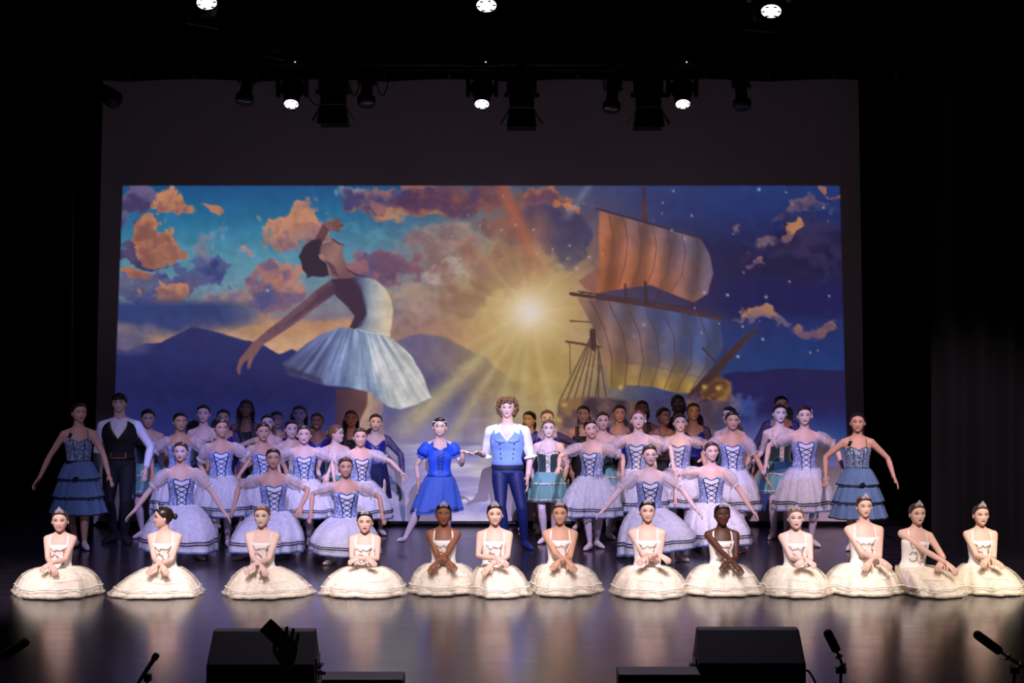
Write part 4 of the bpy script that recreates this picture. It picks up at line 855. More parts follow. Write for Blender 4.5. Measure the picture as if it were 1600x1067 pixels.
def puff(f, k, m, root, length=.62, r=.052, cuff=True, r0=.03):
    H_ = f.H; sh, e = f.J['sh'+k], f.J['el'+k]; sg = -1 if k == 'L' else 1; d = nrm(e-sh); L_ = np.linalg.norm(e-sh); a0 = f.tp((sg*.080*H_, .004*H_, .275*H_))
    ts = np.array([-.18,-.06,.08,.24,.42,length-.1,length]); rr = np.array([.022,.034,.042,.047,.048,.042,r0+.004])*H_*r/.052
    pts = np.array([a0*(1-q)+(sh+d*L_*t_)*q if q < 1 else sh+d*L_*t_ for t_, q in zip(ts, (0.2,.6,1,1,1,1,1))]); n = 28; mb = MB(); rings = []
    up = np.array([0, -1., .3]); rs = np.random.RandomState(int(abs(sh[0])*1e4) % 9999); ph = rs.rand(3)*6
    th = np.arange(n)*2*math.pi/n
    for i, (p, R0) in enumerate(zip(pts, rr)):
        t_ = nrm(pts[min(i+1, len(pts)-1)]-pts[max(i-1, 0)]); a = nrm(up-t_*np.dot(up, t_)); b = np.cross(t_, a); rad = R0*(1+.09*np.sin(9*th+ph[0])*(1 if i > 1 else .3)+.04*np.sin(5*th+ph[1]))
        rings.append(p+np.outer(np.cos(th)*rad, a)+np.outer(np.sin(th)*rad, b))
    mb.grid(rings, True); o = ob('puff_sleeve', mb, m, root)
    if cuff:
        p = pts[-1]; t_ = d; a = nrm(up-t_*np.dot(up, t_)); b = np.cross(t_, a); R_ = []
        for q, R0 in ((-.012, r0), (0, r0*.92), (.014, r0*1.25), (.03, r0*1.5)):
            rad = R0*H_*(1+.14*np.sin(10*th+ph[2])*(1 if q > 0 else 0)); R_.append(p+t_*q+np.outer(np.cos(th)*rad, a)+np.outer(np.sin(th)*rad, b))
        ob('cuff', MB().grid(R_, True), m, o)
def garment(f, name, sel, m, root, off=.006, replace=True, parent=None):
    keep = sel & f.left if replace else sel
    if keep.sum() < 4: return None
    F = f.F[keep]; u, inv = np.unique(F, return_inverse=True); V = f.V[u]+f.N[u]*off
    me = bpy.data.meshes.new(name); mb = MB(); mb.v = [V]; mb.n = len(V); mb.f = [tuple(q) for q in inv.reshape(-1, 4).tolist()]; mb.m = [0]*len(mb.f)
    if replace: f.left &= ~sel
    return ob(name, mb, m, parent or root)
def tiara(hh):
    mb = MB(); n = 15; a = np.linspace(-.62, .62, n); c = lambda a_, z, y=0: np.stack([.36*np.sin(a_), -.30*np.cos(a_)+.02+y, z+0*a_], -1)*hh
    mb.tube(c(a, .445-.10*np.abs(a)), .013*hh, 6); hgt = lambda a_: .455+.20*np.exp(-(a_/.35)**2)
    for k in range(7):
        a0 = -.56+k*.16; a1 = a0+.16; q = np.linspace(0, 1, 7); aa = a0+(a1-a0)*q; hz = (hgt((a0+a1)/2)-.43)
        mb.tube(c(aa, .44-.10*np.abs(aa)+hz*np.sin(q*math.pi), -.02), .010*hh, 5); mb.ell(c(np.array((a0+a1)/2), hgt((a0+a1)/2)+.01, -.02), np.array([.022,.02,.026])*hh, 6, 4)
        mb.ell(c(np.array((a0+a1)/2), .445+hz*.4, -.02), np.array([.02,.016,.024])*hh, 6, 4)
    return mb

# ---------------------------------------------------------------- the dancers
# seated front row: head column, head top row, depth, skirt edges, wrists (relative metres), looks
FR = [
 (94, 795, 17.55, 22, 162, 'fair', 'brown', 2, 5, 'leftmost in the seated front row', dict(L=(.0,-.30,.31), R=(-.03,-.27,.33))),
 (257, 790, 17.55, 171, 322, 'fair', 'dark', 2, -72, 'seated in the front row, head turned in profile', dict(L=(.03,-.28,.31), R=(-.03,-.25,.31))),
 (410, 788, 17.55, 346, 491, 'pale', 'ginger', 1, -4, 'third from left in the seated front row', dict(L=(.03,-.30,.31), R=(-.04,-.27,.32))),
 (570, 797, 17.6, 503, 640, 'fair', 'black', 1, 4, 'fourth from left in the seated front row', dict(L=(.045,-.24,.36), R=(-.04,-.20,.37), Lp=(-1.,.1,-.6), Rp=(1.,.1,-.6))),
 (693, 785, 17.75, 634, 747, 'brown', 'black', 1, 3, 'seated directly in front of the bright blue dress', dict(L=(.06,-.27,.32), R=(-.06,-.30,.31))),
 (773, 785, 17.6, 735, 832, 'fair', 'black', 2, 4, 'seated left of the navy tights, one hand on the other forearm', dict(L=(.03,-.25,.37), R=(-.03,-.28,.31), Lp=(-1.,.1,-.4), Rp=(1.,.2,-.4))),
 (875, 784, 17.7, 826, 938, 'tan', 'brown', 2, -4, 'seventh from left in the seated front row', dict(L=(.07,-.30,.33), R=(-.02,-.27,.33))),
 (1011, 780, 17.55, 952, 1076, 'fair', 'black', 2, 3, 'seated in the front row, one arm slanting across the bodice', dict(L=(.10,-.27,.41), R=(-.02,-.22,.38))),
 (1128, 786, 17.7, 1064, 1192, 'deep', 'black', 1, 6, 'ninth from left in the seated front row', dict(L=(.09,-.30,.31), R=(.02,-.27,.32))),
 (1243, 791, 17.6, 1188, 1297, 'pale', 'light', 1, -2, 'fourth from right in the seated front row', dict(L=(.06,-.27,.36), R=(.03,-.24,.35))),
 (1350, 773, 17.7, 1286, 1408, 'fair', 'brown', 1, 4, 'seated tallest in the front row, before the right tiered dress', dict(L=(.10,-.30,.35), R=(.01,-.26,.33))),
 (1435, 784, 17.6, 1406, 1512, 'fair', 'brown', 1, 6, 'second from right in the seated front row, hands to one side', dict(L=(.22,-.27,.32), R=(.17,-.22,.33))),
 (1532, 786, 17.75, 1488, 1606, 'fair', 'brown', 1, 4, 'rightmost in the seated front row', dict(L=(.05,-.28,.34), R=(.00,-.25,.34))),
]
for i, (hx, ty, Z, xl, xr, sk, hr, sm, hy, lab, kw) in enumerate(FR):
    top = CAMZ-(ty-HOR)/(FPX/Z)
    figure('person in cream dress, '+lab, hx, ty, Z, 'sit', sk, hr, 'A', yaw=(8 if i == 11 else 0), side=(6 if i == 11 else 0), hyaw=hy, smile=sm, H=(top-.20)/.48, hh=.205,
           opts=dict(xl=xl, xr=xr, seed=i), vox=.0105, **kw)
B = 'person in white laced dress standing '
# standing, laced bodices
figure(B+'behind the leftmost kneeling dancer', 281, 643, 21.6, 'stand', 'olive', 'black', 'B', yaw=10, hyaw=18, smile=1, L=(238,737,-.1), R=(324,735,-.1))
figure(B+'between the two leftmost kneeling dancers, smiling sideways', 345, 653, 21.0, 'stand', 'tan', 'dark', 'B', yaw=12, hyaw=20, smile=2, L=(326,752,.05), R=(374,742,.05), feet=((-.03,-.12),(.07,.06)))
figure(B+'behind the second kneeling dancer from left', 411, 659, 21.5, 'stand', 'tan', 'dark', 'B', yaw=15, hyaw=10, smile=1, L=(371,757,-.1), R=(455,760,.0))
figure(B+'between the second and third kneeling dancers from left', 475, 663, 21.0, 'stand', 'fair', 'brown', 'B', yaw=8, hyaw=5, smile=1, L=(438,742,.05), R=(512,742,.0), feet=((-.06,-.05),(.05,.06)))
figure(B+'left of the bright blue dress, arm stretched out', 563, 667, 20.95, 'stand', 'fair', 'brown', 'B', yaw=18, hyaw=2, smile=2, L=(522,748,.0), R=(627,738,-.05))
figure(B+'nearest the lead couple on their right, head tilted', 925, 654, 20.95, 'stand', 'fair', 'black', 'B', yaw=-20, hyaw=12, hroll=-10, smile=1, L=(873,730,-.12), R=(973,738,-.12), feet=((-.03,-.13),(.06,.08)), opts=dict(orn=1))
figure(B+'with raised chin, behind the fourth kneeling dancer', 997, 640, 21.4, 'stand', 'pale', 'ginger', 'B', yaw=-18, hyaw=4, hpitch=-8, smile=0, L=(935,727,-.05), R=(1051,722,-.15), opts=dict(orn=1))
figure(B+'between the two kneeling dancers at right', 1062, 645, 21.95, 'stand', 'pale', 'brown', 'B', yaw=-18, hyaw=6, smile=0, L=(1025,738,.0), R=(1104,724,.0), opts=dict(orn=1))
figure(B+'behind the rightmost kneeling dancer', 1144, 641, 21.5, 'stand', 'tan', 'dark', 'B', yaw=-4, hyaw=4, smile=1, L=(1105,738,.0), R=(1197,748,-.12), feet=((-.06,.05),(.07,-.12)), opts=dict(orn=1))
figure(B+'next to the right tiered steel blue dress', 1257, 633, 21.2, 'stand', 'fair', 'dark', 'B', yaw=2, hyaw=-6, smile=1, L=(1197,724,-.05), R=(1316,730,.0), opts=dict(orn=1))
# kneeling, laced bodices
K = 'person in white laced dress kneeling on one knee, '
figure(K+'leftmost of the five kneeling', 283, 689, 20.15, 'kneel', 'fair', 'brown', 'B', yaw=14, hyaw=-4, smile=0, L=(210,798,-.05), R=(350,800,-.05), opts=dict(xl=221, xr=341, up=1, foot=(.20,-.12), tilt=-.02, seed=3))
figure(K+'second from left of the five kneeling', 427, 699, 20.1, 'kneel', 'tan', 'dark', 'B', yaw=14, hyaw=3, smile=1, L=(366,790,-.05), R=(470,792,-.05), opts=dict(xl=369, xr=476, up=-1, foot=(-.30,-.08), tilt=-.03, seed=5))
figure(K+'third from left, hem lifted', 540, 713, 19.95, 'kneel', 'tan', 'brown', 'B', yaw=14, hyaw=4, smile=2, L=(486,800,-.05), R=(597,803,-.05), opts=dict(xl=482, xr=596, up=-1, foot=(-.10,-.30), tilt=-.10, seed=7), H=1.52)
figure(K+'fourth from left, arms spread wide', 1015, 694, 20.1, 'kneel', 'pale', 'brown', 'B', yaw=0, hyaw=4, smile=1, L=(944,796,-.05), R=(1086,794,-.05), opts=dict(xl=963, xr=1077, up=1, foot=(.30,-.18), tilt=.16, seed=8, orn=1))
figure(K+'rightmost of the five kneeling', 1111, 689, 20.75, 'kneel', 'fair', 'brown', 'B', yaw=-4, hyaw=10, smile=2, L=(1056,772,.05), R=(1174,796,-.08), opts=dict(xl=1066, xr=1166, up=1, foot=(.28,-.10), tilt=.05, seed=9, orn=1))
# lead couple
figure('person in bright cornflower blue dress holding hands with the partner in pale blue vest', 687, 651, 21.0, 'stand', 'fair', 'dark', 'LEAD', yaw=8, hyaw=2, smile=2, L=(654,757,.0), R=(722,705,-.12), feet=((-.42,-.16),(.08,.06)), vox=.010, Rh=dict(d=(1,-.05,-.2)), Rp=(.3,.3,-1))
figure('person in pale blue vest, white shirt and navy tights standing at the centre', 793, 622, 20.9, 'stand', 'fair', 'light', 'MAN', yaw=-3, hyaw=-4, hpitch=-6, smile=0, L=(748,708,-.14), R=(824,748,-.05), shw=1.16, feet=((-.02,-.16),(.20,.02)), hairstyle='curly', vox=.011, hh=.222, Lp=(-.2,.4,-1))
figure('person in black vest with gold edging over a white shirt, standing at far left', 187, 613, 21.5, 'stand', 'fair', 'dark', 'VEST', yaw=4, hyaw=0, smile=0, L=(150,742,.05), R=(228,732,-.05), shw=1.16, hairstyle='short', hh=.222)
figure('person in tiered steel blue dress with black bands at the far left', 123, 628, 21.0, 'stand', 'tan', 'dark', 'D', yaw=16, hyaw=26, smile=1, L=(62,746,-.05), R=(170,742,-.12), feet=((-.05,.05),(.1,-.14)))
figure('person in tiered steel blue dress with black bands at the far right', 1340, 643, 20.8, 'stand', 'tan', 'dark', 'D', yaw=-4, hyaw=-8, smile=1, L=(1290,743,-.08), R=(1397,746,-.08))
# green bodices
G = 'person in dark green bodice, mint skirt, '
figure(G+'right beside the black vest', 231, 637, 21.95, 'stand', 'tan', 'dark', 'C', yaw=8, hyaw=12, hpitch=8, smile=0)
figure(G+'gold lace down the front', 318, 631, 22.2, 'stand', 'fair', 'dark', 'C', yaw=2, hyaw=4, smile=0, opts=dict(lace=M_GOLDLACE))
figure(G+'smiling between two laced dresses at left', 455, 655, 21.85, 'stand', 'fair', 'dark', 'C', yaw=5, hyaw=15, smile=2)
figure(G+'face turned sharply in profile', 524, 662, 21.6, 'stand', 'fair', 'light', 'C', yaw=15, hyaw=66, smile=1, R=(541,735,-.05))
figure(G+'mostly hidden behind third laced dress from left', 418, 646, 22.3, 'stand', 'fair', 'dark', 'C', yaw=0, hyaw=8, smile=0, opts=dict(band=1), L=(386,715,-.02))
figure(G+'just right of the pale blue vest', 857, 654, 21.45, 'stand', 'pale', 'light', 'C', yaw=-4, hyaw=3, smile=1, feet=((-.05,-.02),(.06,.02)))
figure(G+'mouth open, behind the head tilted laced dress', 941, 642, 21.9, 'stand', 'fair', 'brown', 'C', yaw=-10, hyaw=8, smile=2)
figure(G+'between the two rightmost laced dresses', 1218, 630, 21.85, 'stand', 'pale', 'dark', 'C', yaw=8, hyaw=2, smile=0, L=(1176,722,-.05), Lp=(-.3,.3,-1))
figure(G+'half hidden behind second laced dress from right', 1140, 634, 22.1, 'stand', 'fair', 'dark', 'C', yaw=-15, hyaw=-30, smile=0, L=(1100,716,-.06), Lp=(-.3,.3,-1))
# royal blue tops with sheer sleeves
E = 'person in royal blue top, sheer sleeves, '
figure(E+'leftmost of the royal blue ones', 349, 638, 22.6, 'stand', 'tan', 'dark', 'E', smile=1, hyaw=6, vox=.014)
figure(E+'almost hidden, second from left of them', 432, 641, 22.65, 'stand', 'tan', 'dark', 'E', smile=1, hyaw=15, vox=.014)
figure(E+'smiling between two dark tank tops at left', 496, 643, 22.35, 'stand', 'brown', 'dark', 'E', smile=2, vox=.014)
figure(E+'left of the bright blue dress, arm out', 586, 645, 22.3, 'stand', 'fair', 'brown', 'E', yaw=10, hyaw=4, hroll=4, smile=1, R=(629,737,-.05), vox=.014)
figure(E+'behind the mint skirt beside the pale vest', 855, 639, 22.35, 'stand', 'fair', 'light', 'E', smile=1, L=(826,725,.0), R=(886,715,.0), vox=.014)
figure(E+'third from right of the royal blue ones', 968, 631, 22.35, 'stand', 'olive', 'dark', 'E', smile=1, hyaw=3, vox=.014)
figure(E+'second from right of the royal blue ones', 1083, 628, 22.5, 'stand', 'olive', 'brown', 'E', smile=0, hyaw=2, vox=.014)
figure(E+'rightmost of the royal blue ones', 1220, 617, 22.5, 'stand', 'olive', 'black', 'E', smile=0, hyaw=4, L=(1178,728,.0), R=(1262,728,.0), Lp=(-1,.3,-.6), Rp=(1,.3,-.6), vox=.014)
# sequinned tank tops in the back row
F_ = 'person in dark sequinned tank top, '
figure(F_+'leftmost and tallest of the left back row', 385, 623, 22.85, 'stand', 'brown', 'black', 'F', smile=0, hairstyle='long', vox=.014)
figure(F_+'second from left in the left back row', 468, 632, 22.85, 'stand', 'fair', 'dark', 'F', smile=1, hairstyle='long', vox=.014)
figure(F_+'under the leg of the pictured dancer', 549, 639, 22.75, 'stand', 'olive', 'black', 'F', smile=1, hairstyle='long', vox=.014)
figure('person in olive sequinned tank top, beside the pale blue vest', 828, 641, 22.75, 'stand', 'olive', 'black', 'F', hyaw=-28, smile=1, opts=dict(m=M_OLIVESEQ), vox=.014)
figure('person in olive sequinned tank top, behind the head tilted laced dress', 912, 632, 22.75, 'stand', 'tan', 'dark', 'F', hyaw=-10, smile=0, opts=dict(m=M_OLIVESEQ), vox=.014)
figure(F_+'behind the laced dress with raised chin', 1003, 624, 22.85, 'stand', 'brown', 'black', 'F', smile=0, vox=.014)
figure(F_+'tallest of the right back row', 1059, 615, 22.9, 'stand', 'deep', 'black', 'F', smile=0, vox=.014)
figure('person in nude sparkling top in the right back rows, face turned sideways', 1036, 635, 22.3, 'stand', 'brown', 'black', 'F', hyaw=30, smile=2, opts=dict(m=M_NUDE), vox=.014)
# someone in the seats raising a hand with a phone
ZA = 8.0
fa = figure('person in the dark seats, only a raised hand with a phone showing', 478, 1190, ZA, 'stand', 'tan', 'dark', 'AUD', H=1.78, L=(447, 1042, -.10), Lp=(-.6,.2,-1), vox=.012, opts=dict(z0=-0.82),
            Lh=dict(d=(.10,0,1), n=(0,1,0), th=(-1,0,0.2), spread=.16, curl=.12))

# ---------------------------------------------------------------- grow every skin at once, then dress the figures
bpy.context.view_layer.update()
DG = bpy.context.evaluated_depsgraph_get()
for f in FIGS:
    e = f.src.evaluated_get(DG); me = e.to_mesh(); nv = len(me.vertices)
    V = np.empty(nv*3, np.float32); me.vertices.foreach_get('co', V); f.V = V.reshape(-1, 3).astype(float)
    N = np.empty(nv*3, np.float32); me.vertices.foreach_get('normal', N); f.N = N.reshape(-1, 3).astype(float)
    q = np.empty(len(me.loops), np.int32); me.loops.foreach_get('vertex_index', q); f.F = q.reshape(-1, 4); e.to_mesh_clear()
    c = f.V[f.F].mean(1); f.C = c; J, H_ = f.J, f.H; best = np.full(len(c), 1e9); f.seg = np.zeros(len(c), int); f.t = np.zeros(len(c))
    base = f.tp((0,0,-.02*H_)); neck = f.tp((0,0,.30*H_))
    S_ = [(base, f.tp((0,0,.25*H_)), .075, .075)]
    for k in 'LR': S_ += [(J['sh'+k], J['el'+k], .030, .022), (J['el'+k], J['wr'+k], .022, .014)]
    for k in 'LR': S_ += [(J['hp'+k]+(J['kn'+k]-J['hp'+k])*.12, J['kn'+k], .05, .032), (J['kn'+k], J['an'+k], .034, .02), (J['an'+k], J['an'+k]+nrm(J['toe'+k])*.11*H_, .02, .02)]
    for i, (a, b, ra, rb) in enumerate(S_):
        d = b-a; t = np.clip(((c-a)@d)/(d@d), 0, 1); ds = np.linalg.norm(c-a-t[:, None]*d, axis=1)-(ra*(1-t)+rb*t)*H_
        m = ds < best; best[m] = ds[m]; f.seg[m] = i; f.t[m] = t[m]
    loc = (c-f.T[:3,3])@f.T[:3,:3]; f.loc = loc/H_                 # trunk coordinates in units of height
    f.left = np.ones(len(c), bool)
for f in FIGS: bpy.data.objects.remove(f.src)

def pleat(t): return 1-(1-t)**2.1
def build(f):
    H_, J, hh, cs, op = f.H, f.J, f.hh, f.costume, f.opts
    root = f.root = thing('person', f.name_label, 'person', (f.x, f.Z, op.get('z0', 0)), {'A': 'seated dancers in cream dresses', 'B': 'dancers in white laced dresses', 'C': 'dancers in green bodices', 'D': 'dancers in tiered blue dresses', 'E': 'dancers in royal blue tops', 'F': 'dancers in sequinned tops'}.get(cs))
    seg, lz, lx, ly = f.seg, f.loc[:, 2], f.loc[:, 0], f.loc[:, 1]
    torso, arms = seg == 0, (seg >= 1) & (seg <= 4); legs = (seg >= 5); feetL, feetR = seg == 7, seg == 10
    # head frame
    piv = f.tp((0, .004*H_, .335*H_)); dist = .48*H_-hh*.5-.335*H_
    R3 = rotm(math.radians(f.yaw*.3+f.hyaw), math.radians(f.hpitch), math.radians(f.hroll)); HM = np.eye(4); HM[:3,:3] = R3; HM[:3,3] = piv+R3@np.array([0, -.012, dist])
    wd = 1.0
    sm = skin(f.skin_k)
    # ---- garments cut from the skin's own surface
    if cs in 'ABCDEF' or cs == 'LEAD':
        if cs != 'A':
            for nm, s_ in (('ballet_shoe', feetL & (f.C[:,2] < .075*H_+.0)), ('ballet_shoe', feetR & (f.C[:,2] < .075*H_))): garment(f, nm, s_, M_SHOE, root, .004)
        if cs in ('A', 'B', 'C', 'LEAD'): garment(f, 'tights', (legs | (torso & (lz < .03))), M_TIGHTS, root, .001)
    if cs == 'E':
        garment(f, 'leotard', torso & (lz < .268-.05*np.exp(-(lx/.05)**2)*(ly < 0)) | (torso & (lz < .2)), M_ROYAL, root, .005)
        garment(f, 'sheer_sleeve', ((seg == 1) | (seg == 2)), M_ROYALNET, root, .012, False); garment(f, 'sheer_sleeve', ((seg == 3) | (seg == 4)), M_ROYALNET, root, .012, False)
        mb = MB(); rs = np.random.RandomState(int(f.hx))
        for k in range(14): mb.ell(surf(f, np.array(rs.uniform(-.45, .45)), rs.uniform(.17, .215), .016), (.007,.004,.007), 6, 3)
        ob('rhinestones', mb, M_SILVER, root)['kind'] = 'stuff'
    if cs == 'F':
        garment(f, 'tank_top', torso & ((lz < .235) | ((lz < .31) & (np.abs(lx) > .035) & (np.abs(lx) < .068))), op.get('m', M_BLKSEQ), root, .006)
    if cs in ('MAN', 'VEST', 'AUD'):
        tr = {'MAN': M_NAVYT, 'VEST': M_TROUSER, 'AUD': M_TROUSER}[cs]
        for nm, s_ in (('shoe', feetL), ('shoe', feetR)): garment(f, nm, s_, M_NAVYT if cs == 'MAN' else M_BLACKC, root, .008, False)
        garment(f, 'trousers' if cs != 'MAN' else 'tights', legs | (torso & (lz < .06)), tr, root, .006 if cs == 'MAN' else .014, False)
        vz = np.where(ly < 0, (.215 if cs == 'MAN' else .262)+1.3*np.abs(lx), .31)
        up_ = torso & (lz >= .05) & (lz < np.minimum(vz+.035 if cs == 'VEST' else vz+.0, .318))
        am = ((seg == 1) | (seg == 3)) | (((seg == 2) | (seg == 4)) & (f.t < (.93 if cs != 'MAN' else -.1)))
        if cs == 'MAN': am = ((seg == 1) | (seg == 3)) & (f.t < .93)
        sh_ = garment(f, 'shirt', up_ | am, M_SHIRT if cs != 'AUD' else M_BLACKC, root, .010 if cs != 'MAN' else .017, False)
        if cs != 'AUD':
            KT = [0, .35, .6, .85, 1.05, 1.25, 1.57, 1.9, 2.1, 2.3, 3.15]; KZ = [.205 if cs == 'MAN' else .178, .25 if cs == 'MAN' else .238, .288, .294, .268, .215, .19, .215, .268, .296, .30]
            v = ob('vest', shell(f, lambda a: np.interp(np.abs(a), KT, KZ), lambda a: .042+0*a, .026, 16, 96), M_BLACKC if cs == 'VEST' else M_VEST, root)
    # ---- tailored pieces
    if cs in ('A', 'B', 'C', 'D', 'LEAD'):
        sweet = lambda base, dip: (lambda a: base+.012*np.exp(-((np.abs(a)-.55)/.35)**2)-dip*np.exp(-(a/.22)**2)-.03*sst(1.2, 2.4, np.abs(a)))
        mm = {'A': M_CREAM, 'B': M_SEQ, 'C': M_VELVET, 'D': M_DLACE, 'LEAD': M_LEADBLUE}[cs]
        zb_ = {'A': .03, 'B': .035, 'C': .05, 'D': .07, 'LEAD': .035}[cs]; point = {'A': 0, 'B': .022, 'C': 0, 'D': 0, 'LEAD': .045}[cs]
        zt = {'A': .222, 'B': .222, 'C': .222, 'D': .222, 'LEAD': .245}[cs]
        bod = ob('bodice', shell(f, sweet(zt, .014) if cs != 'A' else (lambda a: .226-.035*sst(1.3, 2.4, np.abs(a))), lambda a: zb_-point*np.exp(-(a/.5)**2)+0*a, .009), mm, root)
        n_ = 9; q = np.linspace(0, 1, n_)
        if cs in ('A', 'C', 'D', 'LEAD'):                        # shoulder straps
            for sg in (-1, 1):
                zz = np.array([.205,.235,.258,.278,.296]); thp = sg*np.arcsin(np.minimum(.97, {'A': .063, 'C': .060, 'D': .058, 'LEAD': .066}[cs]*np.array([1,1,.98,.95,.90])/np.interp(zz, RZ, RA))); front = surf(f, thp, zz, .007)
                back = surf(f, math.pi-thp[::-1], zz[::-1]-.0, .007); pts = np.vstack([front, (front[-1]+back[0])[None]/2+f.T[:3,:3]@np.array([0,0,.006]), back]); nn = np.vstack([surfn(f, thp)*.6+f.T[:3,2]*np.linspace(0, 1, 5)[:, None], f.T[:3,2][None], surfn(f, math.pi-thp[::-1])*.6+f.T[:3,2]*np.linspace(1, 0, 5)[:, None]])
                nn /= np.linalg.norm(nn, axis=1, keepdims=True)
                wds = {'A': .020, 'C': .014, 'D': .007, 'LEAD': .05}[cs]; mt = {'A': M_CREAM, 'C': M_LACE, 'D': M_BLACKRIB, 'LEAD': M_LEADBLUE}[cs]
                ob('strap', MB().ribbon(pts, nn, wds, 0, .002), mt, root)
        if cs == 'A':
            rs = np.random.RandomState(op['seed']); mb = MB()
            def garland(path):
                path = np.array(path); k = np.linspace(0, len(path)-1, 9*(len(path)-1)+1); th = np.interp(k, range(len(path)), path[:,0])+.035*np.sin(k*4.1+rs.rand()*6); z = np.interp(k, range(len(path)), path[:,1])+.004*np.sin(k*5.3+rs.rand()*6)
                mb.ribbon(surf(f, th, z, .012), surfn(f, th), .0022, 0)
                for a_, z_ in zip(th, z):
                    for r_ in range(2):
                        p = surf(f, np.array(a_+rs.uniform(-.05, .05)), z_+rs.uniform(-.006, .006), .013); nn = surfn(f, np.array(a_)); u = nrm(np.cross(nn, [0,0,1])); w_ = np.cross(nn, u); an = rs.rand()*6; d1 = u*math.cos(an)+w_*math.sin(an); d2 = -u*math.sin(an)+w_*math.cos(an); l_ = rs.uniform(.003, .0062)
                        mb.add([p-d1*l_, p-d2*l_*.5, p+d1*l_, p+d2*l_*.5], [(0,1,2,3)], rs.choice([0,0,0,1,2]))
            garland([(-.62,.205), (-.35,.178), (0,.188), (.35,.182), (.62,.205)]); garland([(-.6,.13), (-.35,.152), (-.1,.142)]); garland([(.55,.20), (.42,.165), (.5,.13), (.3,.11), (.42,.085)])
            garland([(-.55,.10), (-.3,.085), (0,.10), (.35,.08), (.55,.09)]); garland([(-.1,.145), (.05,.12), (-.05,.10)])
            ob('garland_embroidery', mb, [M_GOLD, M_GREENT, M_REDT], bod, False)['kind'] = 'stuff'
        if cs == 'B':
            th = np.linspace(-1, 1, 11); P = []
            hw = lambda z: np.interp(z, [.03,.10,.21], [.30,.36,.60])
            for z in np.linspace(.022, .214, 10): P.append(surf(f, th*hw(z), z+.006*(np.exp(-((np.abs(th)-.7)/.3)**2))*(z > .2), .013))
            pn = ob('front_panel', MB().grid(P), M_PANEL, bod)
            lac = MB(); zz = np.linspace(.018, .218, 8)
            for sg in (-1, 1): srib(f, lac, [(sg*hw(z), z) for z in zz], .013, .016, 0, 2)
            srib(f, lac, [(-.6,.219), (-.4,.224), (-.15,.214), (0,.209), (.15,.214), (.4,.224), (.6,.219)], .010, .016, 0, 3)
            ob('panel_edging', lac, M_TEAL, pn)
            zx = np.linspace(.045, .195, 5)
            for k in range(4):
                for sg in (-1, 1):
                    r_ = MB(); srib(f, r_, [(-sg*hw(zx[k])*.95, zx[k]), (sg*hw(zx[k+1])*.95, zx[k+1])], .0075, .019, 0, 5); ob('lace', r_, M_TEAL, pn)
            for k in 'LR': puff(f, k, M_PUFF, root)
        if cs == 'C':
            P = [surf(f, np.linspace(-.2, .2, 5), z, .013) for z in np.linspace(.055, .212, 8)]; ob('front_lace', MB().grid(P), op.get('lace', M_LACE), bod)
            th = np.linspace(-.95, .95, 22); ob('neck_frill', MB().grid([surf(f, th, .232+.004*np.sin(th*20)-.012*np.exp(-(th/.3)**2), .012), surf(f, th, .205+.004*np.sin(th*23)-.012*np.exp(-(th/.3)**2), .016+.004*np.sin(th*26))]), M_LACE, bod)
        if cs == 'D':
            for sg in (-1, 1): r_ = MB(); srib(f, r_, [(sg*.42,.215), (sg*.36,.16), (sg*.34,.075)], .009, .013); ob('bodice_seam', r_, M_BLACKRIB, bod)
            r_ = MB(); srib(f, r_, [(-.95,.212), (-.55,.232), (-.2,.222), (0,.208), (.2,.222), (.55,.232), (.95,.212)], .006, .013, 0, 3); ob('neck_piping', r_, M_BLACKRIB, bod)
            th = np.arange(40)*2*math.pi/40; ob('waistband', MB().grid([surf(f, th, z, .014) for z in (.06,.068,.078,.085)], True, 0, True), M_BLACKRIB, root)
            mb = MB(); rs = np.random.RandomState(2); c0 = surf(f, np.array(-.66), .262, .012)
            for k in range(12): mb.ell(c0+rs.uniform(-.02, .02, 3), (.014,.008,.010), 6, 4, 0, rotm(rs.rand()*6, rs.rand()*3))
            ob('corsage', mb, M_BLACKRIB, root)
        if cs == 'LEAD':
            lac = MB()
            for sg in (-1, 1): srib(f, lac, [(sg*.26,.225), (sg*.22,.12), (sg*.20,.05)], .008, .013); srib(f, lac, [(sg*.95,.07), (sg*.5,.03), (0,-.012)], .008, .014); srib(f, lac, [(sg*.26,.228), (sg*.6,.256), (sg*.62,.28)], .008, .014)
            ob('bodice_piping', lac, M_NAVY, bod)
            zx = np.linspace(.05, .215, 7)
            for k in range(6):
                for sg in (-1, 1): r_ = MB(); srib(f, r_, [(-sg*.21, zx[k]), (sg*.21, zx[k+1])], .006, .014, 0, 4); ob('lace', r_, M_NAVY, bod)
            for k in 'LR': puff(f, k, M_LEADBLUE, root, .42, .05)
    # ---- skirts
    if cs == 'A':
        s = f.s; xl, xr = (op['xl']-800)/s-f.x, (op['xr']-800)/s-f.x; rx = (xr-xl)/2-.045; zw = f.pz+.055*H_; cn = (.1,.75,.65,.3,.25,.4,.2,.35,.3,.25,.25,.2,.35)[op['seed']]
        sk = Skirt(f, zw, .012, rx, .36, lambda t: (1-cn)*np.sin(np.minimum(1, t)*math.pi/2)**.85+cn*t, lambda t: (1-cn)*(1-np.cos(np.minimum(1, t)*math.pi/2)**.9)+cn*t**1.15, 8, .021, dx=(xl+xr)/2-.85*f.T[0,3], dy=-.04, seed=op['seed'])
        o = ob('skirt', sk.layer(0, 1, 16, 120, .030), M_CTULLE, root); ob('underskirt', sk.layer(0, .98, 14, 84, -.008), M_CUNDER, o)
        ob('hem_ribbon', sk.band(.79, .82, .034, .016, 120), M_SATIN, o)
        th0 = np.random.RandomState(op['seed']).uniform(-.6, .6)
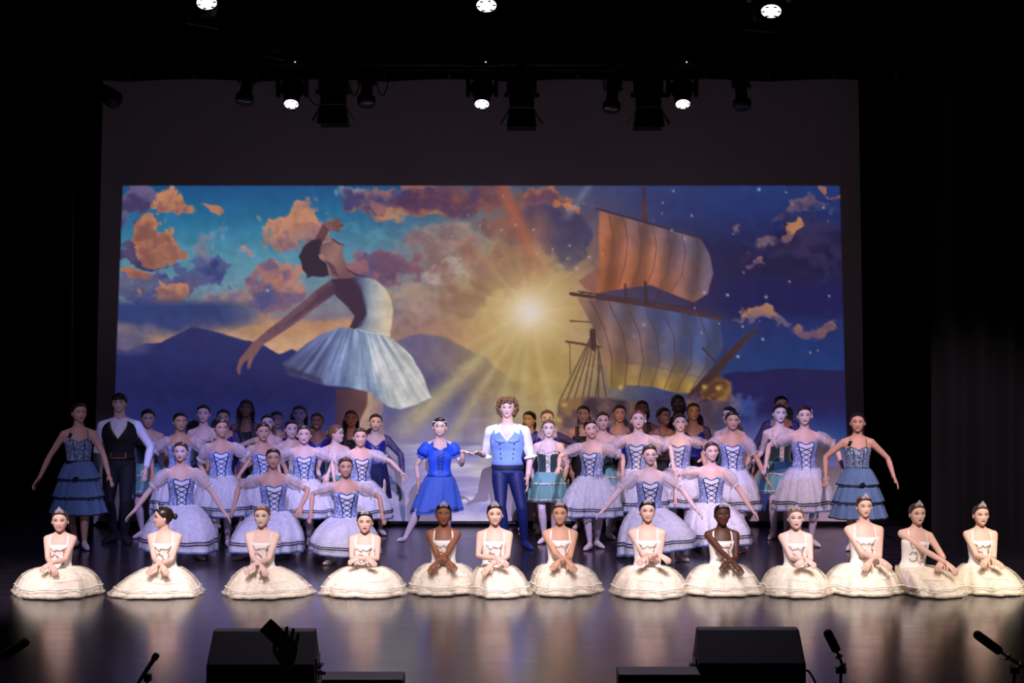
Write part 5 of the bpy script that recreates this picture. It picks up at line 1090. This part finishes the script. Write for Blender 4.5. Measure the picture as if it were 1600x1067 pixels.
        for k in range(3):
            th = np.linspace(th0+k*2.1, th0+k*2.1+.9, 12); ob('upper_ribbon', MB().grid([sk.P(th, +.50+.03*np.sin(th*5), .034), sk.P(th, .528+.03*np.sin(th*5), .034)]), M_SATIN, o)
        ob('hem_ruffle', sk.band(.93, 1.0, .040, .012, 120), M_CTULLE, o)
    elif cs == 'B' and f.pose == 'stand':
        sk = Skirt(f, f.pz+.045*H_, .252*H_, .335, .25, pleat, nf=13, amp=.021, seed=int(f.hx))
    elif cs == 'B':
        s = f.s; xl, xr = (op['xl']-800)/s-f.x, (op['xr']-800)/s-f.x
        ku = J['knR' if op.get('up', 1) > 0 else 'knL']; kb = (math.atan2(ku[0], -ku[1]), max(0, math.hypot(ku[0], ku[1])+.12-.27))
        sk = Skirt(f, f.pz+.045*H_, .10, (xr-xl)/2-.03, .36, pleat, lambda t: t**1.15, 12, .018, bulge=kb, dx=(xl+xr)/2-.85*f.T[0,3], dy=-.03, tilt=op.get('tilt', 0), seed=op['seed'])
    if cs == 'B':
        o = ob('skirt', sk.layer(0, 1, 14, 120, .016), M_WTULLE, root); ob('underskirt', sk.layer(0, .97, 12, 84, -.012), M_WUNDER, o)
        for t0 in (.765, .815): ob('ribbon_band', sk.band(t0, t0+.026, .024, .012, 120), M_NAVY, o)
        ob('hem_edging', sk.band(.96, 1.0, .022, .0, 120), M_HEM, o)
    if cs == 'C':
        sk = Skirt(f, f.pz+.06*H_, .345*H_, .25, .21, lambda t: 1-(1-t)**1.8, nf=12, amp=.014, seed=int(f.hx))
        o = ob('skirt', sk.layer(0, 1, 10, 72, .008), M_MINT, root); ob('underskirt', sk.layer(0, .97, 8, 60, -.01), M_MINTU, o)
        for t0 in (.36, .90): ob('frill_band', sk.band(t0, t0+.05, .016, .01, 72), M_LACE, o)
    if cs == 'D':
        sk = Skirt(f, f.pz+.08*H_, .235*H_, .30, .25, lambda t: t**.75, nf=14, amp=.014, seed=int(f.hx))
        o = ob('skirt', sk.layer(0, .99, 10, 72, -.012), M_DUNDER, root)
        for a_, b_ in ((.0, .34), (.27, .68), (.62, 1.0)):
            th = np.arange(84)*2*math.pi/84; ti = ob('tier', MB().grid([sk.P(th, a_+(b_-a_)*k/6, .002+.034*(k/6)**.8+.006*(k/6)*np.sin(22*th+a_*9)) for k in range(7)], True, 0, True), M_DTULLE, o); ob('tier_band', MB().grid([sk.P(th, t_, .040+.006*np.sin(22*th+a_*9)) for t_ in (b_-.026, b_-.012, b_)], True, 0, True), M_BLACKRIB, ti)
        mb = MB(); rs = np.random.RandomState(4)
        for k in range(10): mb.ell(sk.P(np.array(.05), .31, .05)+rs.uniform(-.025, .025, 3)*[1,.3,.6], (.018,.008,.012), 6, 4, 0, rotm(rs.rand()*6))
        ob('skirt_flower', mb, M_BLACKRIB, o)
    if cs == 'LEAD':
        sk = Skirt(f, f.pz+.03*H_, .275*H_, .30, .26, lambda t: t**.8, nf=9, amp=.016, dx=-.05, tilt=.06, seed=2)
        o = ob('skirt', sk.layer(0, 1, 12, 96, .008), M_LEADSKIRT, root); ob('hem_piping', sk.band(.915, .93, .012, .01, 96), M_NAVY, o)
        for th0 in (-.1, .9, -1.1):
            mb = MB()
            for sg in (-1, 1):
                q = np.linspace(0, 2*math.pi, 13); mb.ribbon(sk.P(th0+sg*.07*(1-np.cos(q))*.9, .88+.03*np.sin(q), .016), np.repeat(nrm([math.sin(th0), -math.cos(th0), 0])[None], 13, 0), .006)
                mb.ribbon(sk.P(th0+sg*np.linspace(0, .09, 5), .88+np.linspace(0, .08, 5), .016), np.repeat(nrm([math.sin(th0), -math.cos(th0), 0])[None], 5, 0), .006)
            ob('bow', mb, M_NAVY, o)
        mb = MB(); n_ = 18; th = np.linspace(-1.9, 1.9, n_); z = .27-.16*np.exp(-(th/.5)**2)+.07*np.exp(-((np.abs(th)-.75)/.3)**2); a = np.interp(z, HZ, HWd)+.045; fr = np.interp(z, HZ, HF)+.045
        pts = np.stack([a*np.sin(th), -fr*np.cos(th), z], 1)*hh; tr_ = MB().tube(pts, .016*hh, 6)
        for p in pts[3:-3]: tr_.ell(p+[0,-.008,0], np.array([.03,.02,.03])*hh, 6, 4)
        tr_.xf(HM); ob('headband', tr_, M_SILVER, root)
    if cs in 'EF':
        sk = Skirt(f, f.pz+.07*H_, .30*H_, .19, .16, lambda t: t**.8, nf=9, amp=.010, seed=int(f.hx)); ob('skirt', sk.layer(0, 1, 8, 60, .006), M_BLKSKIRT if cs == 'F' else mat('navy_skirt', (14,20,74), .8), root)
    if cs == 'MAN':
        th = np.arange(36)*2*math.pi/36; ob('sash', MB().grid([surf(f, th, z, .026) for z in (.018,.03,.05,.066)], True, 0, True), M_SASH, root)
        for sg in (-1, 1):
            P = [surf(f, sg*np.array(a_), np.array(z_), .034) for a_, z_ in (((.06,.34,.66), (.200,.196,.206)), ((.18,.42,.68), (.224,.216,.220)), ((.32,.52,.70), (.246,.240,.238)), ((.46,.60,.72), (.266,.262,.256)))]; ob('lapel', MB().grid(P), M_VEST, v)
            r_ = MB(); srib(f, r_, [(sg*.06,.199), (sg*.34,.195), (sg*.66,.205), (sg*.68,.220)], .006, .036); ob('lapel_edge', r_, M_NAVY, v)
            for k in range(4): ob('button', MB().ell(surf(f, np.array(sg*.42), .185-.032*k, .030), (.009,.005,.009), 8, 4), M_BTN, v)
            puff(f, 'L' if sg < 0 else 'R', M_SHIRT, root, .92, .040, True, .030)
        th = np.linspace(-.8, .8, 2)
        for sg in (-1, 1):
            mb = MB().grid([surf(f, sg*np.array([1.5,.95,.55,.40]), np.array([.318,.318,.300,.268]), np.array([.012,.014,.022,.034])), surf(f, sg*np.array([1.5,1.0,.80,.66]), np.array([.300,.292,.276,.250]), np.array([.030,.032,.038,.040]))]); ob('collar', mb, M_SHIRT, sh_, False)
    if cs == 'VEST':
        for sg in (-1, 1):
            r_ = MB(); srib(f, r_, [(0,.179), (sg*.35,.239), (sg*.6,.289), (sg*.8,.295)], .011, .030); ob('gold_edging', r_, M_GOLD, v)
            r_ = MB(); srib(f, r_, [(0,.052), (sg*.45,.050), (sg*.5,.055), (sg*.5,.088)], .008, .031); ob('gold_edging', r_, M_GOLD, v)
            mb = MB().grid([surf(f, sg*np.array([1.5,.95,.50,.10]), np.array([.318,.320,.312,.285]), np.array([.012,.014,.016,.022])), surf(f, sg*np.array([1.5,1.0,.62,.26]), np.array([.304,.302,.284,.246]), np.array([.026,.026,.028,.030]))]); ob('collar', mb, M_SHIRT, sh_, False)
    # ---- the body itself: remaining skin, head, hands
    mb = MB(); F = f.F[f.left]
    if len(F):
        u, inv = np.unique(F, return_inverse=True); mb.add(f.V[u], [tuple(q) for q in inv.reshape(-1, 4).tolist()])
    hm = head_mb(hh, f.smile, wd).xf(HM); b = mb.n; mb.v += hm.v; mb.n += hm.n; mb.f += [tuple(i+b for i in q) for q in hm.f]; mb.m += hm.m
    for k, sg in (('L', -1), ('R', 1)):
        wr, e = J['wr'+k], J['el'+k]; d = nrm(wr-e); spec = (f.Lh if k == 'L' else f.Rh) or {}
        if cs == 'A': d_, n_, th_ = nrm(d*.75+np.array([-sg*.25, -.25, -.45])), (0, .5, -.8), (sg*1., -.2, 0)
        elif f.pose == 'stand' and (f.L if k == 'L' else f.R) is None: d_, n_, th_ = d, (-sg, 0, 0), (0, -1, 0)
        else: d_, n_, th_ = nrm(d+np.array([sg*.15, -.05, .05])), (-sg*.3, -.3, -1), (-sg*.3, -1, -.2)
        d_ = spec.get('d', d_); n_ = spec.get('n', n_); th_ = spec.get('th', th_)
        hand(mb, wr, d_, n_, th_, .106*H_ if cs != 'A' else .112*H_, spec.get('curl', .45), 0, spec.get('spread', .05))
    body = ob('body', mb, [sm, M_EYE, M_IRIS, M_BROW, M_LIP if f.smile or cs != 'MAN' else M_LIPN, M_TEETH], root)
    if cs in ('MAN', 'VEST', 'AUD'): body.data.materials[4] = M_LIPN
    hr = hairm(f.hair)
    if f.hairstyle == 'curly': ob('hair', curly(hh).xf(HM), hr, root)
    else: ob('hair', hair_cap(hh, f.hairstyle, wd).xf(HM), hr, root)
    if cs == 'A': ob('tiara', tiara(hh).xf(HM), M_SILVER, root)
    if op.get('orn'):
        mo = MB(); rs = np.random.RandomState(1)
        for k in range(16): q = rs.rand(); mo.ell((np.array([.36, .10, .28])*(1-q)+np.array([.41, .14, -.10])*q+rs.uniform(-.02, .02, 3))*hh, np.array([.035,.06,.05])*hh, 6, 4, 0, rotm(rs.rand()*3))
        ob('hair_flowers', mo.xf(HM), M_SATIN, root)
for f in FIGS: build(f)
# the phone in the raised hand
wr = fa.J['wrL']; p0 = np.array([fa.x, fa.Z, -0.82])+wr
ph = thing('phone', 'dark phone held up in the raised hand above the left floor monitor', 'phone', tuple(p0+[-.012, .018, .105]), None, (0, math.radians(-46), 0))
bevel(ob('case', MB().box((-.037, -.005, -.035), (.037, .005, .115)), M_BLACK, ph, False), .006, 2); ob('screen', MB().box((-.033, -.0062, -.03), (.033, -.005, .11)), mat('dark_screen', (8,8,10), .4), ph, False)
ob('camera_bump', MB().box((-.03, .005, .085), (-.006, .0075, .108)), M_BLACKM, ph, False)
